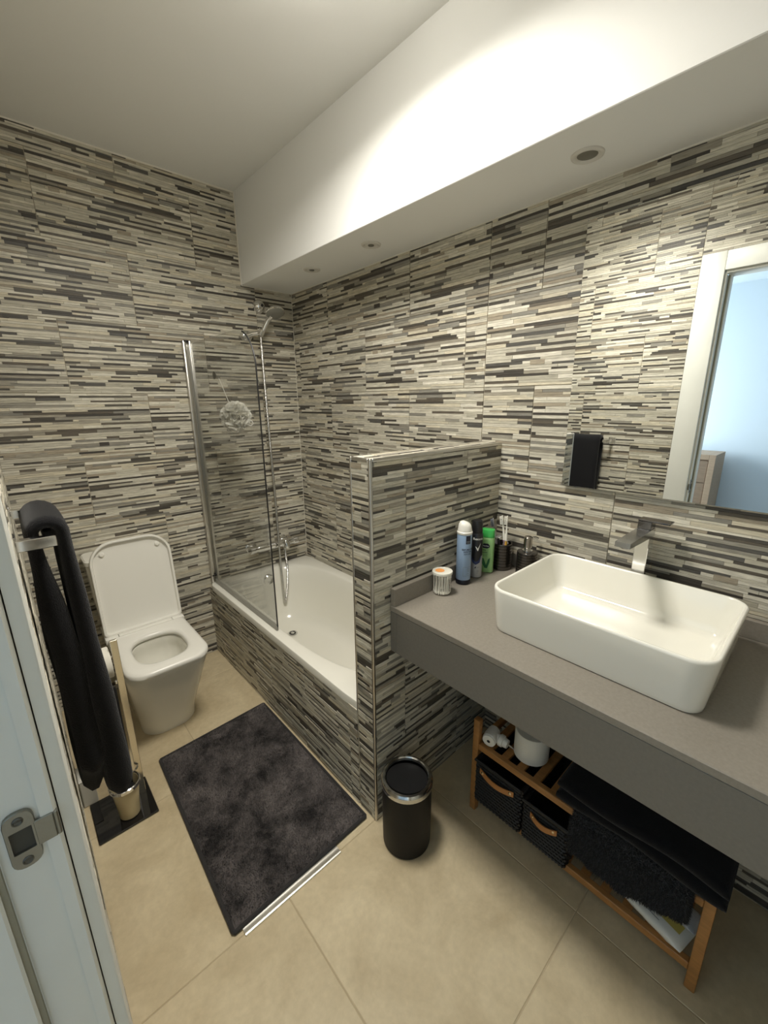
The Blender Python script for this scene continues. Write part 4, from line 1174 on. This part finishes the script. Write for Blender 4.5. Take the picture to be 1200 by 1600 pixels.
def deodorant():
    x, y, r = 1.250, 0.865, 0.0235
    t = thing('deodorant_can', (x, y, ZV), 'black and silver deodorant can with black cap', 'deodorant')
    BK = M('can_black', lin((22, 22, 26)), 0.3, coat=0.3)
    SV = M('can_silver', lin((176, 178, 180)), 0.35, 0.3)
    NB = M('can_navy', lin((44, 58, 104)), 0.35)
    obj('can', MB().lathe([(r - 0.002, 0.0008), (r, 0.003), (r, 0.165), (r - 0.001, 0.170), (r - 0.004, 0.176)], x, y, ZV, 48, True, True), BK, t)
    obj('cap', MB().lathe([(r - 0.003, 0.175), (r - 0.0025, 0.178), (r - 0.004, 0.215), (r - 0.006, 0.221), (0.010, 0.224), (0.0, 0.224)], x, y, ZV, 40, False, False), BLACKP, t)
    a = facing(x, y); e = r + 0.0003
    # silver lower part and a slanted navy band, wrapped round the can
    h = PI * r
    patch_on('silver_wrap', [(-h, 0.003), (h, 0.003), (h, 0.090), (0.022, 0.088), (0.016, 0.062), (0.0, 0.054), (-0.012, 0.062), (-0.030, 0.104), (-h, 0.112)], SV, t, x, y, ZV, e, a)
    patch_on('navy_band', [(-0.0245, 0.092), (-0.012, 0.0625), (0.0, 0.0545), (0.016, 0.0625), (0.0225, 0.089), (0.0185, 0.086), (0.012, 0.072), (0.0, 0.066), (-0.010, 0.073), (-0.019, 0.092)], NB, t, x, y, ZV, e + 0.0002, a)
    print_on('lettering', 'Rexona', 0.0125, INKW, t, x, y, ZV + 0.155, e, a + 0.25, True)
    patch_on('tick_mark', [(-0.010, 0.127), (-0.006, 0.125), (0.000, 0.118), (0.011, 0.140), (0.0015, 0.109), (-0.001, 0.109)], INKW, t, x, y, ZV, e, a + 0.25)
    patch_on('drop_mark', [(-0.006, 0.040), (-0.001, 0.040), (0.0005, 0.048), (-0.004, 0.045)], INKN, t, x, y, ZV, e + 0.0002, a + 0.1)
    for z, w in ((0.043, 0.010), (0.030, 0.008), (0.026, 0.009), (0.020, 0.006)):
        patch_on('fine_print', rectp(0.003, 0.003 + w, z, z + 0.0012), INKG, t, x, y, ZV, e + 0.0002, a + 0.1)
deodorant()

def lotion():
    x, y = 1.318, 0.862
    a = facing(x, y) - 0.20
    t = thing('lotion_bottle', (x, y, ZV), 'flat light green lotion bottle with bright green cap', 'bottle')
    GL = M('bottle_green', lin((150, 196, 128)), 0.3, coat=0.2)
    GD = M('cap_green', lin((66, 176, 84)), 0.28, coat=0.3)
    Q = Matrix.Translation((x, y, ZV)) @ Matrix.Rotation(a - PI / 2 + PI, 4, 'Z')      # local -y faces out
    Q = Matrix.Translation((x, y, ZV)) @ Matrix.Rotation(a + PI / 2, 4, 'Z')
    def ov(hw, hd, z, ee=3.2): return [(Q @ Vector(p))[:] for p in superell((0, 0), hw, hd, ee, 48, z)]
    obj('body', MB().loft([ov(0.024, 0.014, 0.0008), ov(0.0265, 0.0165, 0.004), ov(0.0265, 0.0165, 0.09), ov(0.0275, 0.0165, 0.132), ov(0.0270, 0.0160, 0.141), ov(0.024, 0.0145, 0.143)]), GL, t)
    obj('cap', MB().loft([ov(0.0265, 0.016, 0.1435), ov(0.0268, 0.0163, 0.146), ov(0.0262, 0.0160, 0.170), ov(0.025, 0.015, 0.1735), ov(0.020, 0.011, 0.1745)]), GD, t)
    def flat(name, poly, mat, off=0.0168):
        vs = [(Q @ Vector((p[0], -off, p[1])))[:] for p in poly]
        return obj(name, MB().add(vs, [tuple(range(len(vs)))]), mat, t, smooth=0)
    flat('navy_label', [(-0.017, 0.111), (-0.010, 0.119), (0.006, 0.120), (0.013, 0.113), (0.013, 0.106), (0.004, 0.100), (-0.012, 0.101), (-0.017, 0.104)], INKN)
    DG = M('ink_green', lin((40, 104, 62)), 0.5)
    flat('leaf_mark', [(-0.020, 0.050), (-0.003, 0.020), (0.007, 0.020), (0.015, 0.046), (0.016, 0.064), (0.009, 0.056), (0.002, 0.033), (-0.008, 0.058), (-0.016, 0.060)], DG)
    for body, size, z, mt, u in (('Vaseline', 0.0068, 0.110, INKW, -0.002), ('Aloe', 0.0078, 0.093, INKN, -0.009), ('Soothe', 0.0078, 0.084, INKN, -0.006)):
        vs, fs = text_mesh(body, size, True)
        obj('lettering', MB().add([(Q @ Vector((p[0] + u, -0.0171, z + p[1])))[:] for p in vs], fs), mt, t, smooth=0)
    for z, w in ((0.076, 0.024), (0.072, 0.020), (0.068, 0.022)):
        flat('fine_print', [(-0.017, z), (-0.017 + w, z), (-0.017 + w, z + 0.0011), (-0.017, z + 0.0011)], M('ink_soft_green', lin((96, 146, 92)), 0.5), 0.0170)
lotion()

GUN = M('gunmetal', (0.13, 0.12, 0.11), 0.26, 0.9)
def ribbed(x, y, r, h, name, parent, close):
    prof = [(r - 0.003, 0.0008), (r, 0.003)]
    n = 8
    for k in range(n):
        z0 = 0.006 + (h - 0.010) * k / n; z1 = 0.006 + (h - 0.010) * (k + 1) / n
        prof += [(r, z0), (r, z1 - 0.0028), (r - 0.0022, z1 - 0.0022), (r - 0.0022, z1 - 0.0006)]
    prof += [(r, h - 0.003), (r - 0.001, h)]
    if close: prof += [(r - 0.006, h + 0.002), (0.0, h + 0.002)]
    else: prof += [(r - 0.004, h), (r - 0.004, 0.01), (0.0, 0.01)]
    return obj(name, MB().lathe(prof, x, y, ZV, 48, True, False), GUN, parent)
TBX, TBY, TBR = 1.393, 0.842, 0.0375
def tumbler():
    t = thing('toothbrush_tumbler', (TBX, TBY, ZV), 'dark ribbed metal tumbler holding toothbrushes by the half wall', 'tumbler')
    ribbed(TBX, TBY, TBR, 0.106, 'cup', t, False)
tumbler()
def dispenser():
    x, y = 1.398, 0.738
    t = thing('soap_dispenser', (x, y, ZV), 'dark ribbed soap dispenser with chrome pump beside basin', 'soap dispenser')
    ribbed(x, y, 0.0375, 0.095, 'bottle', t, True)
    obj('collar', MB().lathe([(0.019, 0.096), (0.019, 0.101), (0.0125, 0.103), (0.0125, 0.110)], x, y, ZV, 28, False, False), CHROME, t)
    pm = obj('pump', MB().lathe([(0.0125, 0.109), (0.0155, 0.113), (0.0155, 0.150), (0.0125, 0.154), (0.0, 0.155)], x, y, ZV, 28, False, False), M('pump_steel', (0.55, 0.52, 0.48), 0.15, 1.0), t)
    obj('spout', MB().tube([(x, y, ZV + 0.146), (x + 0.03, y - 0.012, ZV + 0.146), (x + 0.042, y - 0.017, ZV + 0.140)], [0.006, 0.005, 0.0045], 12), CHROME, pm)
dispenser()

def toothbrushes():
    z0 = ZV + 0.012
    def brush(name, top, foot, mats, label, head=None, grip=None):
        top = Vector(top); foot = Vector(foot)
        t = thing(name, foot[:], label, 'toothbrush')
        d = (top - foot)
        obj('handle', MB().tube([foot, foot + d * 0.25, foot + d * 0.6, foot + d * 0.72, foot + d * 0.80], [0.0045, 0.0062, 0.0052, 0.0034, 0.003], 12), mats[0], t)
        side = d.normalized().cross(Vector((0.5, -0.86, 0))).normalized()
        out = d.normalized().cross(side).normalized()
        a, b = foot + d * 0.79, top
        L = []
        for u, w in ((0.0, 0.003), (0.2, 0.0062), (0.5, 0.0072), (0.85, 0.0066), (1.0, 0.003)):
            p = a.lerp(b, u)
            L.append([p + side * (w * math.cos(q)) + out * (0.0024 * math.sin(q)) for q in [2 * PI * k / 14 for k in range(14)]])
        obj('head', MB().loft(L), mats[0], t)
        m = MB()
        for i in range(6):
            for j in (-1, 0, 1):
                p = a.lerp(b, 0.22 + 0.13 * i) + side * (0.0038 * j)
                m.cyl(p + out * 0.002, p + out * 0.011, 0.0014, 6)
        tag(obj('bristles', m, mats[1], t), kind='stuff')
        if grip:
            obj('grip', MB().tube([foot + d * 0.10, foot + d * 0.30, foot + d * 0.52], [0.0058, 0.0068, 0.0058], 12), mats[2], t)
    WB = M('brush_white', lin((238, 236, 226)), 0.35)
    YB_ = M('grip_yellow', lin((214, 170, 74)), 0.45)
    VB = M('grip_violet', lin((150, 112, 140)), 0.45)
    GB = M('brush_grey', lin((150, 148, 150)), 0.35)
    NB = M('bristle_grey', lin((96, 98, 106)), 0.7)
    brush('toothbrush', (1.392, 0.850, ZV + 0.215), (1.398, 0.822, z0), (WB, WB, VB), 'white toothbrush with violet grip, left one of the pair', grip=True)
    brush('toothbrush', (1.404, 0.835, ZV + 0.214), (1.390, 0.826, z0), (WB, WB, YB_), 'white toothbrush with yellow grip in the tumbler', grip=True)
    brush('toothbrush', (1.354, 0.866, ZV + 0.208), (1.398, 0.856, z0), (GB, NB, GB), 'grey toothbrush leaning to the wall in the tumbler')
    t = thing('razor', (1.382, 0.838, z0), 'grey razor standing in the dark tumbler among the toothbrushes', 'razor')
    obj('handle', MB().tube([(1.382, 0.838, z0), (1.374, 0.842, ZV + 0.07), (1.370, 0.848, ZV + 0.128)], [0.005, 0.006, 0.004], 10), BLACKP, t)
    h = obj('head', MB().bbox(1.352, 1.390, 0.846, 0.855, ZV + 0.126, ZV + 0.136, 0.002, 1), M('razor_grey', lin((140, 138, 136)), 0.3, 0.3), t)
    obj('blade', MB().bbox(1.355, 1.387, 0.8445, 0.8465, ZV + 0.128, ZV + 0.133, 0.0005, 1), CHROME, h)
    t = thing('tongue_scraper', (1.374, 0.825, z0), 'bent metal loop tool standing in the dark tumbler', 'scraper')
    obj('wire', MB().tube([(1.378, 0.828, z0), (1.370, 0.822, ZV + 0.09), (1.364, 0.822, ZV + 0.112), (1.366, 0.818, ZV + 0.124), (1.376, 0.812, ZV + 0.124), (1.382, 0.813, ZV + 0.112), (1.384, 0.826, z0)], 0.0022, 8), CHROME, t)
toothbrushes()

# ================================================================== SHOE RACK UNDER THE COUNTER AND WHAT IS ON IT
RX0, RX1, RY0, RY1 = 1.075, 1.395, 0.005, 0.718
ZL, ZU = 0.080, 0.302                                   # slat tops of the two tiers
def rack():
    t = thing('bamboo_rack', ((RX0 + RX1) / 2, (RY0 + RY1) / 2, 0), 'two-tier bamboo rack standing under the counter', 'rack')
    s = 0.024
    for x in (RX0, RX1 - s):
        for y in (RY0, RY1 - s):
            lg = MB().bbox(x, x + s, y, y + s, 0.0005, 0.400 if y > 0.3 else 0.336, 0.003, 2)
            obj('leg', lg, BAMBOO, t)
    for z in (ZL, ZU):
        for y in (RY0 + 0.002, RY1 - s + 0.002):
            obj('side_rail', MB().bbox(RX0 + s, RX1 - s, y, y + 0.020, z - 0.024, z - 0.001, 0.002, 1), BAMBOO, t)
        obj('front_rail', MB().bbox(RX0 + 0.002, RX0 + 0.022, RY0 + s, RY1 - s, z - 0.022, z + 0.002, 0.002, 1), BAMBOO, t)
        obj('back_rail', MB().bbox(RX1 - 0.022, RX1 - 0.002, RY0 + s, RY1 - s, z - 0.022, z + 0.002, 0.002, 1), BAMBOO, t)
        n = 11
        for k in range(n):
            y = RY0 + s + 0.022 + (RY1 - RY0 - 2 * s - 0.07) * k / (n - 1)
            obj('slat', MB().bbox(RX0 + 0.0225, RX1 - 0.0225, y, y + 0.026, z - 0.012, z - 0.001, 0.001, 1), BAMBOO, t)
rack()

def basket(y0, y1, xf, h, zh, hl, label, grp):
    """black woven storage basket, strap handle on its front (which faces -x)"""
    x0, x1 = xf, xf + 0.29
    z0, z1 = ZL + 0.002, ZL + h
    t = thing('storage_basket', ((x0 + x1) / 2, (y0 + y1) / 2, z0), label, 'basket', grp)
    WV = M('woven_black', (0.010, 0.010, 0.011), 0.55)
    obj('liner', MB().box(x0 + 0.006, x1 - 0.006, y0 + 0.006, y1 - 0.006, z0 + 0.002, z0 + 0.006).box(x0 + 0.004, x0 + 0.008, y0 + 0.006, y1 - 0.006, z0, z1 - 0.004).box(x1 - 0.008, x1 - 0.004, y0 + 0.006, y1 - 0.006, z0, z1 - 0.004)
        .box(x0 + 0.006, x1 - 0.006, y0 + 0.004, y0 + 0.008, z0, z1 - 0.004).box(x0 + 0.006, x1 - 0.006, y1 - 0.008, y1 - 0.004, z0, z1 - 0.004), WV, t)
    m = MB()
    rows = int(h / 0.0125)
    for k in range(rows):
        z = z0 + 0.004 + (z1 - z0 - 0.012) * k / (rows - 1)
        n = 26
        for (a, b, axis) in (((x0 + 0.003, y0 + 0.004), (x0 + 0.003, y1 - 0.004), 'f'), ((x0 + 0.004, y0 + 0.003), (x1 - 0.004, y0 + 0.003), 's'), ((x0 + 0.004, y1 - 0.003), (x1 - 0.004, y1 - 0.003), 's')):
            pts = []
            for i in range(n + 1):
                u = i / n
                px, py = a[0] + (b[0] - a[0]) * u, a[1] + (b[1] - a[1]) * u
                wv = 0.0016 * (1 if (i + k) % 2 else -1)
                if axis == 'f': px += wv
                else: py += wv
                pts.append((px, py, z))
            m.tube(pts, 0.0052, 5)
    tag(obj('weave', m, WV, t, smooth=60), kind='stuff')
    obj('rim', MB().tube([(x0, y0, z1 - 0.003), (x0, y1, z1 - 0.003), (x1, y1, z1 - 0.003), (x1, y0, z1 - 0.003), (x0, y0, z1 - 0.003)], 0.0062, 8), WV, t)
    yc = (y0 + y1) / 2; zc = zh
    pl = []
    for k in range(13):
        u = k / 12
        y = yc + hl - 2 * hl * u
        bow = 0.010 * math.sin(u * PI)
        pl.append((x0 - 0.006 - bow, y, zc - 0.008 * math.sin(u * PI)))
    L = [[(p[0], p[1], p[2] - 0.010), (p[0], p[1], p[2] + 0.010), (p[0] - 0.003, p[1], p[2] + 0.010), (p[0] - 0.003, p[1], p[2] - 0.010)] for p in pl]
    hd = obj('handle', MB().loft(L), LEATHER, t, smooth=40)
    hd['label'] = 'tan leather strap handle'
    Ry = Matrix.Rotation(math.radians(-90), 4, 'Y')
    for y in (yc + hl - 0.012, yc - hl + 0.012):
        obj('rivet', MB().lathe([(0.006, 0.0), (0.006, 0.0015), (0.004, 0.003), (0.0, 0.0032)], x0 - 0.0105, y, zc - 0.001, 16, False, False, Ry), M('rivet_brass', (0.75, 0.62, 0.42), 0.25, 1.0), hd)
    return t
basket(0.508, 0.688, 1.058, 0.176, 0.230, 0.066, 'black woven basket with tan strap, under the plug diffuser', 'woven baskets on the lower tier')
basket(0.352, 0.500, 1.060, 0.152, 0.204, 0.044, 'black woven basket with tan strap, beside the fluffy folded mat', 'woven baskets on the lower tier')

def cloth_block(name, label, cat, x0, x1, y0, y1, z0, z1, layers, mat, seed, fold=0.5, sag=0.0, slope=0.0, group=None):
    """a folded cloth: a stack of soft layers joined by rounded folds along the front"""
    R = random.Random(seed)
    t = thing(name, ((x0 + x1) / 2, (y0 + y1) / 2, z0), label, cat, group)
    h = (z1 - z0) / layers
    for k in range(layers):
        a0 = x0 + R.uniform(0, 0.012); b0, b1 = y0 + R.uniform(0, 0.008), y1 - R.uniform(0, 0.008)
        loops = []
        n = 30
        for j in range(n + 1):
            u = j / n
            y = b0 + (b1 - b0) * u
            e = 1 - max(0, 1 - min(u, 1 - u) * n / 2.0) ** 2 * 0.5
            wz = 0.004 * math.sin(u * 9 + k * 2.1 + seed) * (1 if k else 0.3) - slope * u * (k + 1) / layers
            wx = 0.006 * math.sin(u * 7 + k * 1.3 + seed)
            lo, hi = z0 + k * h * 1.0 + 0.0015, z0 + (k + 1) * h - 0.0015
            mid = (lo + hi) / 2; hh = (hi - lo) / 2 * e
            L = []
            for q in range(9):
                an = PI / 2 + PI * q / 8
                L.append((a0 + wx + hh * 1.2 + hh * 1.2 * math.cos(an), y, mid + wz + hh * math.sin(an)))
            L += [(x1 - 0.02, y, mid + wz - hh), (x1, y, mid + wz - hh * 0.5), (x1, y, mid + wz + hh * 0.5), (x1 - 0.02, y, mid + wz + hh)]
            L += [(x0 + (x1 - x0) * 0.66, y, mid + wz + hh - sag * 0.3), (x0 + (x1 - x0) * 0.33, y, mid + wz + hh - sag)]
            loops.append(L)
        obj('fold', MB().loft(loops), mat, t, smooth=70)
    return t
cloth_block('folded_towel', 'black folded towel lying on top of the bamboo rack', 'towel', 1.028, 1.375, -0.012, 0.392, ZU + 0.052, ZU + 0.126, 2, DTOWEL, 4)

def fluffy():
    """shaggy mat folded over the upper front rail: a flap hangs down in front, the rest lies under the towel"""
    y0, y1 = 0.058, 0.335
    FL = M('shaggy_charcoal', (0.030, 0.029, 0.030), 0.95, spec=0.15, sheen=0.3)
    t = thing('folded_bath_mat', (1.15, (y0 + y1) / 2, ZU), 'fluffy charcoal bath mat folded over the upper rack rail', 'bath mat')
    R = random.Random(12)
    def path(v, u):            # centre line in (x, z); u runs 0 at y0 to 1 at y1
        zb = 0.206 + 0.055 * max(0.0, 0.5 - u) ** 1.3 * 2 + 0.004 * math.sin(u * 23)
        if v < 0.45:
            w = v / 0.45
            return 1.045 + 0.004 * math.sin(u * 8), zb + (0.296 - zb) * w
        if v < 0.60:
            a = PI - (v - 0.45) / 0.15 * PI / 2
            return 1.070 + 0.024 * math.cos(a), 0.296 + 0.024 * math.sin(a)
        return 1.070 + (v - 0.60) / 0.40 * 0.29, 0.320
    h = 0.0135
    def frame(v, u):
        a = path(max(v - 0.004, 0), u); b = path(min(v + 0.004, 1), u); c = path(v, u)
        d = Vector((b[0] - a[0], 0, b[1] - a[1])).normalized()
        return c, Vector((-d.z, 0, d.x))
    nv, n = 30, 22
    loops = []
    for j in range(n + 1):
        u = j / n; y = y0 + (y1 - y0) * u
        e = 1 - max(0, 1 - min(u, 1 - u) * n / 2.0) ** 2 * 0.5
        A = []; B = []
        for i in range(nv):
            v = i / (nv - 1)
            c, nn = frame(v, u)
            k = h * e * (0.6 if i in (0, nv - 1) else 1.0)
            A.append((c[0] + nn.x * k, y, c[1] + nn.z * k)); B.append((c[0] - nn.x * k, y, c[1] - nn.z * k))
        loops.append(A + B[::-1])
    obj('backing', MB().loft(loops), FL, t, smooth=70)
    pts = []
    for q in range(17000):
        v, u = R.uniform(0.0, 0.62), R.random()
        c, nn = frame(v, u)
        pts.append((Vector((c[0], y0 + (y1 - y0) * u, c[1])) + nn * h * 0.95, (nn + Vector((0, R.uniform(-0.2, 0.2), -0.35))).normalized()))
    for q in range(2600):
        u = R.random(); c, nn = frame(0.0, u)
        pts.append((Vector((c[0] + R.uniform(-h, h), y0 + (y1 - y0) * u, c[1] + 0.002)), Vector((R.uniform(-0.4, 0.2), R.uniform(-0.2, 0.2), -1)).normalized()))
        s = R.choice((0, 1)); c, nn = frame(R.uniform(0, 0.6), s)
        pts.append((Vector((c[0], y0 if s == 0 else y1, c[1])) + nn * R.uniform(-h, h), Vector((R.uniform(-0.3, 0.1), -1 if s == 0 else 1, R.uniform(-0.5, 0))).normalized()))
    tag(obj('shag', pile_mesh(pts, R, 0.012, 0.0016, 0.8), FL, t, smooth=0), kind='stuff')
fluffy()

def packs():
    """soft packs poking out of the lower tier under the fluffy mat"""
    def pack(name, label, cat, P0, ex, ey, L, Wd, H, mat, mats=()):
        ex = Vector(ex).normalized(); ey = Vector(ey).normalized(); ez = ex.cross(ey)
        P0 = Vector(P0)
        t = thing(name, P0[:], label, cat)
        loops = []
        n = 14
        for j in range(n + 1):
            u = j / n
            hgt = H * (0.12 + 0.88 * math.sin(min(1.0, min(u, 1 - u) * 5) * PI / 2))
            wd = Wd * (0.94 + 0.06 * math.sin(u * PI))
            Lp = []
            for q in range(20):
                a = 2 * PI * q / 20
                ca, sa = math.cos(a), math.sin(a)
                px = math.copysign(abs(ca) ** 0.6, ca) * wd / 2; pz = math.copysign(abs(sa) ** 0.75, sa) * hgt / 2
                Lp.append(P0 + ex * (L * (u - 0.5)) + ey * px + ez * (pz + 0.0015 * math.sin(u * 30 + a * 3)))
            loops.append(Lp)
        obj('wrapper', MB().loft(loops), mat, t, smooth=60)
        for nm, poly, off, mt in mats:
            vs = [(P0 + ex * a + ey * b + ez * off)[:] for a, b in poly]
            obj(nm, MB().add(vs, [tuple(range(len(vs)))]), mt, t, smooth=0)
        return t
    WH = M('pack_white', lin((222, 222, 214)), 0.35)
    YL = M('pack_yellow', lin((196, 180, 96)), 0.4)
    pack('wipes_pack', 'white soft pack sticking out under the fluffy folded mat', 'packet', (1.150, 0.146, ZL + 0.022), (-0.27, -1, 0.0), (1, -0.27, 0.10), 0.225, 0.105, 0.034, WH,
         [('fine_print', rectp(0.01, 0.05, -0.036, -0.034), 0.0168, INKG), ('fine_print', rectp(-0.02, 0.00, -0.040, -0.038), 0.0160, INKG), ('yellow_stripe', rectp(-0.06, 0.095, -0.022, 0.016), 0.0178, YL)])
    pack('sponge_pack', 'grey oval pad in clear wrap beside the white pack', 'packet', (1.163, 0.095, ZL + 0.055), (-0.25, -1, 0.0), (1, -0.25, 0.12), 0.14, 0.062, 0.020, M('pad_grey', lin((176, 176, 176)), 0.5, bump=0.6, bscale=260))
packs()

# ---- on the top tier
def top_items():
    # plug-in diffuser lying on its side
    x, y, z = 1.100, 0.655, ZU + 0.003
    t = thing('plug_diffuser', (x, y, z), 'white plug-in air freshener with two pins on rack', 'air freshener')
    a = Vector((x - 0.006, y + 0.008, z + 0.026)); b = Vector((x + 0.050, y + 0.020, z + 0.030))
    obj('body', MB().tube([a, a.lerp(b, 0.06), a.lerp(b, 0.35), a.lerp(b, 0.7), a.lerp(b, 0.95), b], [0.0205, 0.0245, 0.025, 0.022, 0.020, 0.015], 24), WHITEP, t)
    q = (a - b).normalized().to_track_quat('Z', 'Y').to_matrix().to_4x4()
    f = obj('vent_cap', MB().lathe([(0.0235, 0.0), (0.0225, 0.004), (0.016, 0.006), (0.006, 0.0055)], a.x, a.y, a.z, 28, False, False, q), WHITEP, t)
    obj('vent_hole', MB().lathe([(0.0062, 0.0052), (0.0, 0.005)], a.x, a.y, a.z, 18, False, False, q), DARKGAP, f)
    c = a.lerp(b, 0.55); d = Vector((x + 0.030, y - 0.046, z + 0.022))
    p = obj('plug', MB().tube([c, c.lerp(d, 0.45), c.lerp(d, 0.5), c.lerp(d, 0.72), c.lerp(d, 0.75), d], [0.016, 0.017, 0.021, 0.021, 0.017, 0.015], 20), WHITEP, t)
    dd = (d - c).normalized(); sd = dd.cross(Vector((0, 0, 1))).normalized() * 0.6 + Vector((0, 0, 0.8))
    for s in (-1, 1):
        o = d + sd.normalized() * 0.009 * s
        obj('pin', MB().cyl(o - dd * 0.002, o + dd * 0.019, 0.0021, 8), M('pin_steel', (0.7, 0.7, 0.68), 0.25, 1.0), p)
    # paper roll
    x, y = 1.176, 0.545
    t = thing('paper_roll', (x, y, ZU), 'thick white paper roll standing on the bamboo rack', 'paper roll')
    obj('paper', MB().lathe([(0.020, 0.0035), (0.056, 0.0035), (0.058, 0.006), (0.058, 0.100), (0.056, 0.103), (0.020, 0.103)], x, y, ZU, 44, False, False), PAPER, t)
    obj('core', MB().lathe([(0.019, 0.0035), (0.020, 0.0035), (0.020, 0.103), (0.019, 0.103)], x, y, ZU, 24, False, False), M('card_core', lin((160, 138, 108)), 0.9), t)
top_items()
